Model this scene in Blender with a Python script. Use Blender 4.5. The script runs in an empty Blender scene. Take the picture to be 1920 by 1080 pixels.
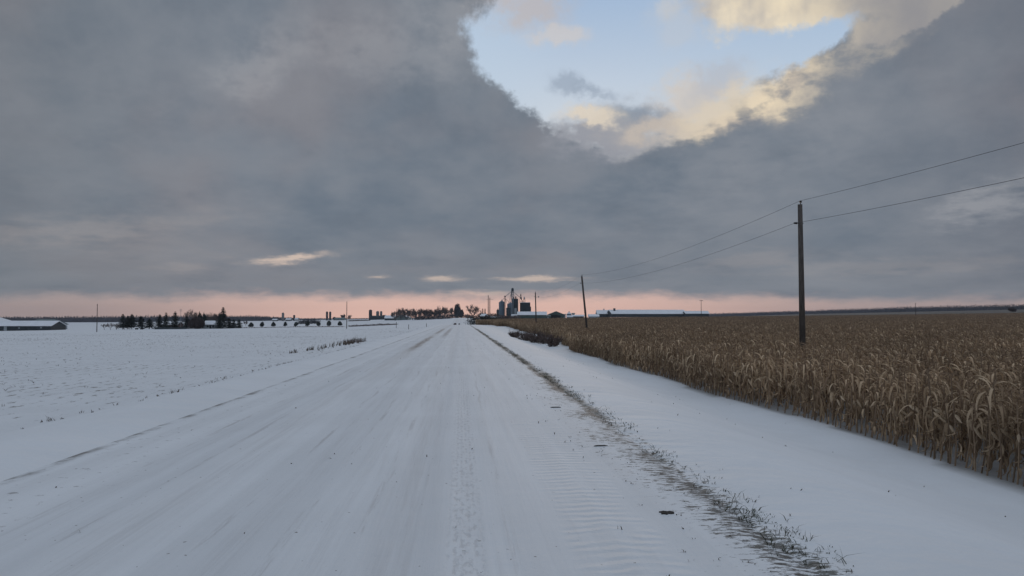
import bpy, math, random
import numpy as np
from mathutils import Vector, Matrix
random.seed(7); rng = np.random.default_rng(7)
R = math.radians
S = bpy.context.scene
COL = S.collection

# ---------------------------------------------------------------- camera
FPX, EYE = 1480.0, 1.6
YAW = math.atan(96/1480.0); PITCH = math.atan(57/1480.0)
cam = bpy.data.cameras.new("camera"); co = bpy.data.objects.new("camera", cam); COL.objects.link(co)
cam.sensor_width = 36; cam.lens = 36*FPX/1920; cam.clip_start = 0.1; cam.clip_end = 30000
co.location = (0, 0, EYE); co.rotation_euler = (R(90)+PITCH, 0, -YAW)
S.camera = co
S.view_settings.view_transform = 'Standard'; S.view_settings.look = 'None'
S.view_settings.exposure = 0.0; S.view_settings.gamma = 1
CF = Vector((math.sin(YAW), math.cos(YAW), 0)); CR = Vector((math.cos(YAW), -math.sin(YAW), 0))

def at(px, D, py=None, z=None):
    """a world point that the photo shows at column px, D metres away (and at row py, or height z)"""
    dz = D*math.tan(PITCH+math.atan((540-py)/FPX)) if py is not None else ((z if z is not None else 0)-EYE)
    dep = D*math.cos(PITCH)+dz*math.sin(PITCH)
    p = CF*D + CR*((px-960)/FPX*dep)
    return Vector((p.x, p.y, EYE+dz))
def azel(px, py):
    v = Vector(((px-960)/FPX, 1.0, (540-py)/FPX))
    f = math.cos(PITCH)-v.z*math.sin(PITCH); u = math.sin(PITCH)+v.z*math.cos(PITCH)
    az = math.atan2(v.x, f)+YAW
    return math.degrees(az), math.degrees(math.atan2(u, math.hypot(v.x, f)))

# ---------------------------------------------------------------- node helper
class NT:
    def __init__(s, tree): s.t = tree; tree.nodes.clear()
    def n(s, typ, **kw):
        nd = s.t.nodes.new(typ)
        for k, v in kw.items():
            if k.startswith('i_'):
                key = k[2:]; key = int(key) if key.isdigit() else key.replace('_', ' ')
                s.put(nd.inputs[key], v)
            else: setattr(nd, k, v)
        return nd
    def put(s, sock, v):
        if isinstance(v, bpy.types.NodeSocket): s.t.links.new(v, sock)
        elif isinstance(v, (tuple, list)) and sock.type == 'RGBA' and len(v) == 3: sock.default_value = (*v, 1)
        else: sock.default_value = v
    def m(s, op, a, b=None, c=None, clamp=False):
        nd = s.t.nodes.new('ShaderNodeMath'); nd.operation = op; nd.use_clamp = clamp
        for i, v in enumerate((a, b, c)):
            if v is not None: s.put(nd.inputs[i], v)
        return nd.outputs[0]
    def vm(s, op, a, b=None, sc=None):
        nd = s.t.nodes.new('ShaderNodeVectorMath'); nd.operation = op
        s.put(nd.inputs[0], a)
        if b is not None: s.put(nd.inputs[1], b)
        if sc is not None: s.put(nd.inputs['Scale'], sc)
        return nd.outputs[0]
    def ss(s, x, a, b, lo=0.0, hi=1.0):
        nd = s.t.nodes.new('ShaderNodeMapRange'); nd.interpolation_type = 'SMOOTHSTEP'
        s.put(nd.inputs[0], x); s.put(nd.inputs[1], a); s.put(nd.inputs[2], b); s.put(nd.inputs[3], lo); s.put(nd.inputs[4], hi)
        return nd.outputs[0]
    def mix(s, f, a, b, mode='MIX'):
        nd = s.t.nodes.new('ShaderNodeMix'); nd.data_type = 'RGBA'; nd.blend_type = mode
        s.put(nd.inputs['Factor'], f); s.put(nd.inputs[6], a); s.put(nd.inputs[7], b)
        return nd.outputs[2]
    def xyz(s, x, y, z=0.0):
        nd = s.t.nodes.new('ShaderNodeCombineXYZ')
        for i, v in enumerate((x, y, z)): s.put(nd.inputs[i], v)
        return nd.outputs[0]
    def noise(s, vec, scale, detail=3, rough=0.5, col=False, dist=0.0):
        nd = s.n('ShaderNodeTexNoise'); s.put(nd.inputs['Vector'], vec)
        nd.inputs['Scale'].default_value = scale; nd.inputs['Detail'].default_value = detail
        nd.inputs['Roughness'].default_value = rough; nd.inputs['Distortion'].default_value = dist
        return nd.outputs[1 if col else 0]

# ---------------------------------------------------------------- world: broken winter overcast at dusk
SUN_AZ, SUN_EL = 8.0, 5.0
world = bpy.data.worlds.new("World"); S.world = world; world.use_nodes = True
def build_world():
    w = NT(world.node_tree)
    D = w.n('ShaderNodeTexCoord').outputs['Generated']
    sp = w.n('ShaderNodeSeparateXYZ', i_0=D)
    az = w.m('MULTIPLY', w.m('ARCTAN2', sp.outputs[0], sp.outputs[1]), 57.2958)
    el = w.m('MULTIPLY', w.m('ARCSINE', sp.outputs[2]), 57.2958)
    elp = w.m('MAXIMUM', el, 0.0)
    lo = w.m('MULTIPLY', w.m('LOGARITHM', w.m('ADD', elp, 2.2), 2.71828), 19.0)     # stretches the cloud pattern towards the horizon
    Q = w.xyz(az, lo, 3.7)
    P = w.xyz(az, el, 0)
    # warped position, for ragged cloud outlines
    w1 = w.vm('SUBTRACT', w.noise(Q, 0.16, 2, .5, True), (0.5, 0.5, 0.5))
    w2 = w.vm('SUBTRACT', w.noise(Q, 0.62, 6, .68, True), (0.5, 0.5, 0.5))
    damp = w.ss(el, 0.5, 9.0, 0.12, 1.0)
    wsum = w.vm('ADD', w.vm('MULTIPLY', w1, (3.4, 2.6, 0)), w.vm('MULTIPLY', w2, (2.3, 2.0, 0)))
    PW = w.vm('ADD', P, w.vm('SCALE', wsum, sc=damp))
    def blob(px, py, rx, ry, rot=0, vec=None, kind='QUADRATIC_SPHERE'):
        a, e = azel(px, py); k = 0.0387
        mp = w.n('ShaderNodeMapping', vector_type='TEXTURE', i_0=vec or PW)
        mp.inputs[1].default_value = (a, e, 0); mp.inputs[2].default_value = (0, 0, R(rot)); mp.inputs[3].default_value = (rx*k, ry*k, 1)
        g = w.n('ShaderNodeTexGradient', gradient_type=kind, i_0=mp.outputs[0])
        return g.outputs[1]
    def total(bl):
        o = bl[0]
        for b in bl[1:]: o = w.m('ADD', o, b)
        return o
    # --- clear sky (Nishita, lifted with the pale air of the photo)
    sky = w.n('ShaderNodeTexSky', sky_type='NISHITA', sun_disc=False, sun_elevation=R(SUN_EL), sun_rotation=R(SUN_AZ))
    nish = w.mix(1.0, sky.outputs[0], (0.010, 0.010, 0.010), 'MULTIPLY')
    cr = w.n('ShaderNodeValToRGB'); w.put(cr.inputs[0], w.m('DIVIDE', el, 30.0))
    e = cr.color_ramp.elements
    e[0].position = 0.0; e[0].color = (.52, .36, .32, 1)
    e[1].position = 1.0; e[1].color = (.20, .32, .50, 1)
    for p, c in ((.12, (.50, .45, .46)), (.38, (.50, .58, .66)), (.56, (.42, .53, .67)), (.75, (.31, .44, .63))):
        x = e.new(p); x.color = (*c, 1)
    clear = w.mix(1.0, cr.outputs[0], nish, 'ADD')
    clear = w.mix(w.ss(az, 0.5, 9.0, .50, 0.0), clear, (.52, .63, .75))
    # --- cloud deck
    n1 = w.noise(Q, 0.055, 4, .5); n2 = w.noise(Q, 0.17, 5, .55); n3 = w.noise(w.vm('ADD', Q, (40, 9, 3)), 0.075, 3, .5)
    tone = w.m('ADD', w.m('MULTIPLY', n1, .6), w.m('MULTIPLY', n2, .4))
    deck = w.mix(w.ss(tone, .36, .64), (.140, .176, .222), (.205, .230, .268))
    deck = w.mix(w.ss(n3, .45, .70, 0, .55), deck, (.235, .222, .240))
    deck = w.mix(w.ss(el, 1.0, 8.0, .42, 0.0), deck, (.262, .268, .288))
    # darker towards the corners of the deck
    deck = w.mix(w.ss(az, 24, 40, 0, .45), deck, (.125, .135, .165))
    deck = w.mix(w.ss(az, -14, -34, 0, .35), deck, (.135, .150, .165))
    fine = w.noise(w.vm('MULTIPLY', Q, (1, 1.5, 1)), 0.42, 6, .62); fin2 = w.noise(w.vm('MULTIPLY', Q, (.8, 1.35, 1)), 0.55, 5, .58)
    lump1 = w.noise(w.vm('MULTIPLY', Q, (1, 1.3, 1)), 0.20, 6, .60)
    deck = w.mix(w.ss(lump1, .42, .72, 0, .24), deck, (.27, .285, .315)); deck = w.mix(w.ss(lump1, .50, .26, 0, .34), deck, (.115, .145, .185))
    # cream patches inside the deck
    pale = [(470, 135, 130, 70, 30, .30), (700, 95, 360, 90, -5, .22), (900, 40, 240, 90, 0, .25), (200, 425, 360, 44, 8, .30), (545, 483, 120, 13, 4, 1.0), (345, 505, 90, 14, 0, .3),
            (1380, 300, 500, 140, 18, .12), (1845, 385, 150, 56, 14, .42), (1420, 490, 180, 26, 4, .22), (1700, 500, 360, 30, 0, .22),
            (828, 523, 62, 10, 0, .75), (1000, 521, 130, 7, 0, .8), (705, 520, 34, 6, 0, .6), (905, 551, 95, 9, 0, .6), (300, 470, 330, 40, -4, .12)]
    for (px, py, rx, ry, rot, k) in pale:
        b = blob(px, py, rx*1.35, ry*1.35, rot)
        f = w.m('MULTIPLY', w.ss(w.m('MULTIPLY', b, w.m('ADD', -1.55, w.m('ADD', w.m('MULTIPLY', fine, 1.8), w.m('MULTIPLY', fin2, 3.4)))), .02, .95), k)
        c = ((.62, .50, .43) if k > .5 else (.38, .345, .335)) if py > 400 else ((.42, .42, .44) if k < .5 else (.56, .50, .42))
        deck = w.mix(f, deck, c)
    # --- the opening
    hole = [(985, 95, 170, 120, 0), (1060, 150, 230, 120, -38), (1160, 140, 240, 170, -20), (1290, 120, 230, 130, 22), (1120, 20, 260, 110, 0),
            (1440, 95, 210, 62, 12), (1240, 60, 240, 120, 0), (1545, 72, 110, 42, 20), (1115, 205, 100, 50, -30)]
    G = total([blob(px, py, rx*1.28, ry*1.28, rot) for (px, py, rx, ry, rot) in hole])
    G = w.m('ADD', G, w.m('MULTIPLY', w.m('MULTIPLY', w.m('SUBTRACT', fine, .5), w.ss(G, 0, .15)), .46))
    softR = w.ss(az, 6.5, 13.5)                      # the right side frays and catches the sun
    gap = w.mix(softR, w.ss(G, .24, .46), w.ss(G, .22, .66))
    gold = w.mix(w.ss(fine, .38, .62), (.62, .53, .43), (.86, .72, .52))
    # sunlit rim: outside the opening, right and below
    rimblob = total([blob(1320, 232, 300, 44, 17), blob(1480, 170, 230, 80, 26), blob(1430, 128, 200, 62, 26), blob(1290, 180, 110, 60, 0), blob(1640, 100, 150, 40, 22)])
    rim = w.m('MULTIPLY', w.ss(w.m('MULTIPLY', rimblob, w.m('ADD', .1, w.m('MULTIPLY', fine, 1.8))), .12, .85), w.ss(G, -.20, .12))
    rim = w.m('MULTIPLY', rim, w.m('MULTIPLY', w.ss(az, 5.5, 9.0), w.ss(az, 21, 28, .95, .35)))
    deck = w.mix(w.m('MULTIPLY', rim, w.ss(fin2, .36, .58, .25, 1.0)), deck, gold)
    col = w.mix(gap, deck, clear)
    # bright thin cloud across the top of the opening
    tb = total([blob(1450, -2, 350, 106, -3), blob(1655, 52, 150, 44, 28), blob(1560, 8, 200, 46, 0), blob(1760, 0, 130, 40, 20)])
    tb = w.m('ADD', tb, w.m('MULTIPLY', w.m('MULTIPLY', w.m('SUBTRACT', fine, .5), w.ss(tb, 0, .15)), .60))
    tg = w.mix(w.ss(n2, .35, .62), (.50, .46, .42), (.90, .77, .56))
    tg = w.mix(w.ss(az, 22, 31, 0, .85), tg, (.26, .26, .28))
    col = w.mix(w.ss(tb, .14, .52, 0, .94), col, tg)
    # loose wisps in the opening
    for (px, py, rx, ry, rot, c, k) in ((1035, 74, 90, 22, 0, (.62, .58, .56), .7), (990, 12, 120, 55, 0, (.52, .46, .44), .7), (1070, 162, 62, 26, -10, (.27, .33, .42), .6), (1125, 172, 60, 18, -10, (.27, .33, .42), .55),
                                        (1160, 246, 170, 60, 8, (.30, .31, .35), .95), (1190, 213, 70, 30, 0, (.25, .30, .37), .75), (1245, 240, 120, 30, 8, (.60, .52, .44), .7), (1290, 178, 90, 56, 0, (.64, .58, .52), .8), (1330, 150, 80, 50, 30, (.46, .48, .53), .6), (1110, 220, 80, 24, 0, (.74, .65, .53), .85), (1330, 205, 120, 50, 25, (.72, .62, .48), .7), (1265, 50, 60, 60, 40, (.52, .56, .62), .5)):
        b = w.m('MULTIPLY', blob(px, py, rx*1.5, ry*1.5, rot), w.m('ADD', -.9, w.m('ADD', w.m('MULTIPLY', fine, 2.4), w.m('MULTIPLY', fin2, 1.4))))
        col = w.mix(w.ss(b, .04, .60, 0, k), col, c)
    # --- clear pink strip under the deck
    a1 = w.m('ABSOLUTE', w.m('SUBTRACT', az, 1.0))
    edge = w.m('ADD', w.m('SUBTRACT', el, w.ss(a1, 6, 34, 0, -.35)), w.m('MULTIPLY', w.m('SUBTRACT', w.noise(w.xyz(az, w.m('MULTIPLY', el, 3.0), 1.0), 0.35, 5, .6), .5), 1.5))
    pink = w.mix(w.ss(a1, 5, 30), (.90, .56, .45), (.43, .325, .30))
    pink = w.mix(w.ss(az, -14, -32, 0, .4), pink, (.33, .27, .26))
    pink = w.mix(w.ss(el, .2, 1.8, 0, .35), pink, (.46, .40, .40))
    col = w.mix(w.ss(edge, 1.1, 2.15, 1, 0), col, pink)
    # --- open brighter sky overhead and behind the viewer
    up = w.m('MAXIMUM', w.ss(el, 26, 48), w.m('MULTIPLY', w.ss(w.m('ABSOLUTE', az), 62, 110), w.ss(el, 2, 20)))
    col = w.mix(up, col, w.mix(w.ss(n2, .35, .65), (.345, .41, .51), (.43, .48, .56)))
    bg = w.n('ShaderNodeBackground', i_0=col); bg.inputs[1].default_value = 1.0
    out = w.n('ShaderNodeOutputWorld'); w.t.links.new(bg.outputs[0], out.inputs[0])
build_world()
world.cycles.sampling_method = 'MANUAL'; world.cycles.sample_map_resolution = 512

sl = bpy.data.lights.new("sun", 'SUN'); so = bpy.data.objects.new("sun", sl); COL.objects.link(so)
sl.energy = 0.5; sl.angle = R(14); sl.color = (1.0, .80, .62)
sd = Vector((math.sin(R(SUN_AZ))*math.cos(R(SUN_EL)), math.cos(R(SUN_AZ))*math.cos(R(SUN_EL)), math.sin(R(SUN_EL))))
so.rotation_euler = sd.to_track_quat('Z', 'Y').to_euler(); so.location = (0, 0, 60)

# ---------------------------------------------------------------- materials
def mat(name, base, rough=.85, var=.25, scale=3.0, bump=0.0, bscale=20, metal=0.0, spec=.3, rand=0.0, stretch=(1, 1, 1)):
    m = bpy.data.materials.new(name); m.use_nodes = True; w = NT(m.node_tree)
    tc = w.n('ShaderNodeTexCoord').outputs['Object']
    v = w.vm('MULTIPLY', tc, stretch)
    nz = w.noise(v, scale, 4, .6)
    c = w.mix(w.ss(nz, .3, .7), tuple(x*(1-var) for x in base), tuple(min(1, x*(1+var)) for x in base))
    if rand:
        ri = w.n('ShaderNodeObjectInfo').outputs['Random']
        c = w.mix(1.0, c, w.mix(ri, (1-rand,)*3, (1+rand,)*3), 'MULTIPLY')
    b = w.n('ShaderNodeBsdfPrincipled', i_Base_Color=c, i_Roughness=rough, i_Metallic=metal)
    b.inputs['Specular IOR Level'].default_value = spec
    if bump:
        bp = w.n('ShaderNodeBump', i_Height=w.noise(v, bscale, 3, .6)); bp.inputs['Strength'].default_value = bump
        w.t.links.new(bp.outputs[0], b.inputs['Normal'])
    o = w.n('ShaderNodeOutputMaterial'); w.t.links.new(b.outputs[0], o.inputs[0])
    return m
M = {}
M['wood'] = mat('weathered_wood', (.085, .075, .068), .9, .35, 3, .4, 30, stretch=(8, 8, .6))
M['wire'] = mat('aluminium_wire', (.10, .10, .11), .6, .1)
M['porcelain'] = mat('dark_insulator', (.03, .025, .025), .35, .1)
M['steel'] = mat('galvanized_steel', (.22, .25, .28), .55, .18, 1.2, metal=.35, stretch=(1, 1, .3))
M['darksteel'] = mat('dark_green_steel', (.028, .042, .050), .6, .25, 1.0)
M['bluesteel'] = mat('blue_grey_steel', (.11, .15, .19), .55, .2, .8, metal=.2)
M['greenwall'] = mat('green_metal_siding', (.050, .078, .070), .7, .15, .8)
M['palewall'] = mat('pale_grey_siding', (.30, .33, .35), .8, .1, .5)
M['greyroof'] = mat('grey_green_roofing', (.15, .19, .19), .8, .2, .5)
M['concrete'] = mat('weathered_concrete', (.17, .17, .17), .9, .25, .8)
M['darkconc'] = mat('dark_stave_concrete', (.050, .052, .058), .9, .25, .8)
M['barn'] = mat('dark_barn_siding', (.035, .045, .050), .8, .2, .5)
M['redbrown'] = mat('red_brown_siding', (.075, .045, .042), .85, .2, .5)
M['opening'] = mat('dark_opening', (.012, .012, .014), .8, .1)
M['snowroof'] = mat('roof_snow', (.78, .80, .83), .8, .05, .3)
M['needles'] = mat('spruce_needles', (.022, .032, .027), .8, .4, 2.5, rand=.3)
M['cedar'] = mat('cedar_foliage', (.035, .045, .040), .85, .4, 2.5, rand=.3)
M['bark'] = mat('grey_bark', (.060, .050, .046), .9, .3, 3)
M['twig'] = mat('bare_twigs', (.135, .11, .10), .9, .3, 2, rand=.25)  # base colour lightened to put distance haze into the bare trees
M['redtwig'] = mat('reddish_twigs', (.050, .036, .035), .9, .3, 2)
M['wood_far'] = mat('far_wood_twigs', (.058, .060, .070), .9, .35, .05)
M['weed'] = mat('dry_weed', (.10, .080, .060), .9, .4, 3)
M['darkweed'] = mat('dark_dry_weed', (.12, .088, .078), .9, .4, 3)
M['tangrass'] = mat('tall_tan_grass', (.19, .14, .10), .9, .35, 1.5)
M['grass'] = mat('winter_grass', (.050, .058, .036), .9, .45, 8)
M['mud'] = mat('frozen_mud', (.045, .038, .034), .9, .3, 20, .6, 60)
M['tyre'] = mat('rubber', (.02, .02, .02), .8, .1)
M['carpaint'] = mat('dark_car_paint', (.03, .03, .035), .35, .1)

def dry_mat(name, a, b, c, trans=0.25):
    m = bpy.data.materials.new(name); m.use_nodes = True; w = NT(m.node_tree)
    g = w.n('ShaderNodeNewGeometry')
    ri = g.outputs['Random Per Island']
    oi = w.n('ShaderNodeObjectInfo').outputs['Random']
    k = w.m('FRACT', w.m('ADD', ri, w.m('MULTIPLY', oi, 7.3)))
    col = w.mix(w.ss(k, .0, .55), a, b); col = w.mix(w.ss(k, .6, 1.0), col, c)
    col = w.mix(1.0, col, w.mix(w.noise(g.outputs['Position'], .12, 3, .6), (.45, .45, .47), (1.55, 1.5, 1.45)), 'MULTIPLY')
    d = w.n('ShaderNodeBsdfDiffuse', i_Color=col); t = w.n('ShaderNodeBsdfTranslucent', i_Color=col)
    mx = w.n('ShaderNodeMixShader', i_0=trans, i_1=d.outputs[0], i_2=t.outputs[0])
    o = w.n('ShaderNodeOutputMaterial'); w.t.links.new(mx.outputs[0], o.inputs[0])
    return m
M['leaf'] = dry_mat('dry_corn_leaf', (.22, .155, .105), (.42, .31, .205), (.70, .55, .38))
M['stalk'] = dry_mat('dry_corn_stalk', (.17, .125, .088), (.25, .185, .13), (.33, .245, .17), .0)
M['husk'] = dry_mat('corn_husk', (.46, .35, .24), (.55, .43, .30), (.62, .50, .36), .1)

# ---------------------------------------------------------------- snow materials
def snow_material(name, road=False):
    m = bpy.data.materials.new(name); m.use_nodes = True; w = NT(m.node_tree)
    P = w.n('ShaderNodeTexCoord').outputs['Object']
    sp = w.n('ShaderNodeSeparateXYZ', i_0=P); X, Y = sp.outputs[0], sp.outputs[1]
    snow = (.77, .79, .81)
    def band(c, half, soft):          # 1 inside |X-c|<half
        return w.ss(w.m('ABSOLUTE', w.m('SUBTRACT', X, c)), half, half+soft, 1, 0)
    big = w.noise(P, .35, 4, .55); med = w.noise(P, 2.2, 5, .6); fin = w.noise(P, 26, 4, .6)
    col = w.mix(w.ss(big, .3, .7), tuple(x*.94 for x in snow), snow)
    dirt = (.115, .095, .080)
    def edge_dirt():
        c = w.m('ADD', 2.27, w.m('MULTIPLY', w.m('SUBTRACT', w.noise(w.xyz(1.0, w.m('MULTIPLY', Y, .16), 0), 1, 3), .5), .45))
        dd = w.m('SUBTRACT', c, X)
        core = w.ss(w.m('ABSOLUTE', dd), .02, .26, 1, 0)
        halo = w.m('MULTIPLY', w.ss(dd, .0, .95, 1, 0), w.ss(dd, -.22, 0))
        nn = w.noise(w.xyz(w.m('MULTIPLY', X, 7.0), w.m('MULTIPLY', Y, 17), 6), 1, 5, .74)
        lump_ = w.noise(w.xyz(w.m('MULTIPLY', X, 1.6), w.m('MULTIPLY', Y, .8), 2), 1, 3, .6)
        dens = w.m('ADD', w.m('MULTIPLY', core, w.m('ADD', .035, w.ss(Y, 9, 24, 0, .13))), w.m('MULTIPLY', halo, w.ss(Y, 14, 30, .18, .05)))
        dens = w.m('ADD', dens, w.m('MULTIPLY', w.m('SUBTRACT', lump_, .5), .40))
        return w.m('MULTIPLY', w.ss(w.m('ADD', nn, dens), .665, .715), w.m('MULTIPLY', w.ss(halo, 0, .12), w.ss(Y, 175, 225, 1, 0)))
    if road:
        st = w.noise(w.xyz(w.m('MULTIPLY', X, 3.2), w.m('MULTIPLY', Y, .07), 0), 1.0, 6, .62)     # packed wheel lanes
        st2 = w.noise(w.xyz(w.m('MULTIPLY', X, 14), w.m('MULTIPLY', Y, .35), 4), 1.0, 5, .6)
        patch = w.noise(w.xyz(w.m('MULTIPLY', X, .8), w.m('MULTIPLY', Y, .12), 9), 1.0, 3, .5)
        col = w.mix(w.ss(st, .34, .66, 0, .30), col, (.55, .56, .57))
        col = w.mix(w.m('MULTIPLY', w.ss(st2, .54, .78, 0, .14), w.ss(patch, .42, .62)), col, (.36, .32, .29))
        def add(mask, c, k):
            nonlocal col
            col = w.mix(w.m('MULTIPLY', mask, k), col, c)
        wob = w.m('MULTIPLY', w.m('SUBTRACT', w.noise(w.xyz(0.0, w.m('MULTIPLY', Y, .25), 0), 1, 2), .5), .35)
        Xw = w.m('ADD', X, wob)
        def bandw(c, half, soft): return w.ss(w.m('ABSOLUTE', w.m('SUBTRACT', Xw, c)), half, half+soft, 1, 0)
        # dirty line of the left edge
        add(w.m('MULTIPLY', bandw(-4.5, .05, .16), w.ss(w.noise(P, 1.3, 5, .7), .40, .62)), dirt, .80)
        add(w.m('MULTIPLY', bandw(-4.0, .25, .6), w.ss(w.noise(P, 7, 4, .7), .60, .70)), dirt, .55)
        for c, hw, k in ((-3.25, .05, .30), (-2.5, .12, .30), (-1.55, .05, .30), (-.95, .04, .25), (-.42, .10, .30)):
            add(w.m('MULTIPLY', bandw(c, hw, .16), w.ss(w.noise(w.xyz(w.m('MULTIPLY', X, 14), w.m('MULTIPLY', Y, .35), c), 1, 6, .75), .42, .66)), (.22, .19, .17), k*.45)
        # rusty brown wear in the left lane further on
        y1 = w.m('MULTIPLY', w.ss(Y, 34, 47), w.ss(Y, 60, 78, 1, 0)); y2 = w.m('MULTIPLY', w.ss(Y, 78, 88), w.ss(Y, 112, 130, 1, 0))
        yy = w.m('ADD', y1, w.m('MULTIPLY', y2, .8))
        add(w.m('MULTIPLY', w.m('MULTIPLY', bandw(-2.55, .02, .30), yy), w.ss(st2, .22, .6)), (.13, .095, .075), .85)
        add(w.m('MULTIPLY', bandw(-2.5, .1, .5), w.ss(Y, 12, 40)), (.40, .36, .33), .20)
        for c, hw, k in ((-3.1, .22, .18), (-1.55, .22, .18), (.55, .30, .10), (-.35, .12, .22)):
            add(bandw(c, hw, .25), (.50, .52, .55), k*.8)
        for c, hw, k in ((-3.45, .012, .5), (-2.85, .012, .4), (-1.8, .012, .45), (-1.25, .015, .4), (-.72, .010, .35), (.38, .010, .3)):
            add(w.m('MULTIPLY', w.ss(w.m('ABSOLUTE', w.m('SUBTRACT', w.m('ADD', X, w.m('MULTIPLY', wob, .6)), c)), hw, hw+.035, 1, 0), w.ss(w.noise(w.xyz(w.m('MULTIPLY', X, 6), w.m('MULTIPLY', Y, .30), c), 1, 6, .8), .47, .60)), (.26, .23, .21), k*.75)
        add(w.m('MULTIPLY', bandw(-1.5, .05, .3), w.m('MULTIPLY', w.ss(Y, 60, 80), w.ss(Y, 105, 140, 1, 0))), (.20, .16, .14), .45)
        # narrow tread track straight ahead
        tt = w.m('MULTIPLY', w.m('SINE', w.m('MULTIPLY', X, 125.0)), .5)
        tr = w.m('MULTIPLY', w.ss(w.m('ABSOLUTE', w.m('SUBTRACT', w.m('ADD', X, w.m('MULTIPLY', wob, .25)), .04)), .08, .17, 1, 0), w.ss(w.m('ADD', w.noise(w.xyz(w.m('MULTIPLY', X, 22), w.m('MULTIPLY', Y, 7), 2), 1, 4, .7), w.m('MULTIPLY', tt, .07)), .46, .66))
        add(w.m('MULTIPLY', tr, w.ss(Y, 10, 34, 1, .2)), (.20, .195, .20), .26)
        # grit thrown on the packed snow
        rightz = w.ss(X, .7, 1.9)
        gr = w.noise(w.xyz(w.m('MULTIPLY', X, 7), w.m('MULTIPLY', Y, 15), 6), 1, 5, .72)
        th = w.m('SUBTRACT', .705, w.m('MULTIPLY', w.ss(X, 1.35, 2.2), w.m('ADD', .09, w.m('MULTIPLY', w.ss(w.noise(P, .7, 2), .4, .65), .10))))
        add(w.ss(w.m('SUBTRACT', gr, th), .0, .035), dirt, .7)
        add(edge_dirt(), (.060, .054, .045), .88)
        add(w.m('MULTIPLY', w.ss(w.noise(w.xyz(X, Y, 30.0), 17, 2, .5), .735, .76), 1.0), (.10, .08, .06), .9)
        treadzone = w.m('MULTIPLY', w.ss(w.m('ABSOLUTE', w.m('SUBTRACT', X, 1.12)), .28, .40, 1, 0), w.ss(Y, 12, 24, 1, .15))
        lug = w.m('SINE', w.m('ADD', w.m('MULTIPLY', Y, 38.0), w.m('ADD', w.m('MULTIPLY', w.m('ABSOLUTE', w.m('SUBTRACT', X, 1.12)), 14.0), w.m('MULTIPLY', med, 9.0))))
        h = w.m('ADD', w.m('MULTIPLY', fin, .0035), w.m('ADD', w.m('MULTIPLY', st, .022), w.m('MULTIPLY', st2, .006)))
        h = w.m('ADD', h, w.m('MULTIPLY', w.m('MULTIPLY', lug, w.m('MULTIPLY', treadzone, w.ss(med, .38, .62))), .0058))
        h = w.m('SUBTRACT', h, w.m('MULTIPLY', tr, .003))
        h = w.m('ADD', h, w.m('MULTIPLY', med, .012))
    else:
        at_ = w.n('ShaderNodeAttribute', attribute_name='brown').outputs['Fac']
        litter = w.ss(w.noise(P, 3.0, 5, .7), .35, .6)
        col = w.mix(w.m('MULTIPLY', at_, w.ss(litter, 0, 1, .88, 1)), col, (.080, .066, .046))
        # soil of the stubble rows showing through on the left
        lf = w.m('MULTIPLY', w.ss(X, -9.5, -7.0, 1, 0), w.ss(Y, 90, 260, 1, .25))
        rows = w.m('MULTIPLY', w.m('ADD', w.m('SINE', w.m('MULTIPLY', X, 8.27)), 1.0), .05)
        sn = w.m('ADD', w.noise(w.xyz(w.m('MULTIPLY', X, 5.5), w.m('MULTIPLY', Y, 1.6), 3), 1, 5, .7), rows)
        bigp = w.ss(w.noise(P, .09, 3, .5), .35, .65, -.03, .05)
        col = w.mix(w.m('MULTIPLY', lf, w.ss(w.m('ADD', sn, bigp), .66, .76)), col, (.13, .11, .09))
        # grit and grass roots by the right edge of the road
        rz = w.m('MULTIPLY', w.ss(w.m('ABSOLUTE', w.m('SUBTRACT', X, 2.33)), .05, .34, 1, 0), 1.0)
        along = w.ss(w.noise(w.xyz(0.0, w.m('MULTIPLY', Y, .22), 0), 1, 3), .30, .55)
        far = w.m('MULTIPLY', w.ss(w.m('ABSOLUTE', w.m('SUBTRACT', X, w.m('ADD', 2.36, w.m('MULTIPLY', w.m('SUBTRACT', w.noise(w.xyz(1.0, w.m('MULTIPLY', Y, .1), 0), 1, 3), .5), .6)))), .05, .22, 1, 0), w.m('MULTIPLY', w.ss(Y, 13, 22), w.ss(Y, 90, 150, 1, .3)))
        gm = w.ss(w.m('ADD', w.noise(w.xyz(w.m('MULTIPLY', X, 9), w.m('MULTIPLY', Y, 8), 3), 1, 5, .7), w.m('MULTIPLY', w.m('SUBTRACT', rz, 1.0), .30)), .52, .62)
        col = w.mix(w.m('MULTIPLY', w.m('MULTIPLY', gm, rz), .8), col, (.075, .068, .052))
        col = w.mix(w.m('MULTIPLY', w.m('MULTIPLY', far, along), .80), col, (.085, .082, .062))
        col = w.mix(w.m('MULTIPLY', edge_dirt(), .85), col, (.058, .056, .042))
        h = w.m('ADD', w.m('MULTIPLY', fin, .003), w.m('MULTIPLY', med, .045))
        drift = w.noise(w.xyz(w.m('MULTIPLY', X, .55), w.m('MULTIPLY', Y, 1.1), 5), 1, 4, .5)
        h = w.m('ADD', h, w.m('MULTIPLY', drift, .10))
        h = w.m('SUBTRACT', h, w.m('MULTIPLY', w.m('MULTIPLY', lf, sn), .10))
    b = w.n('ShaderNodeBsdfPrincipled', i_Base_Color=col, i_Roughness=.75)
    b.inputs['Specular IOR Level'].default_value = .25
    bp = w.n('ShaderNodeBump', i_Height=h); bp.inputs['Strength'].default_value = .75; bp.inputs['Distance'].default_value = 1.0
    w.t.links.new(bp.outputs[0], b.inputs['Normal'])
    o = w.n('ShaderNodeOutputMaterial'); w.t.links.new(b.outputs[0], o.inputs[0])
    return m
M['snow'] = snow_material('field_snow'); M['road'] = snow_material('packed_snow', True)

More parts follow.
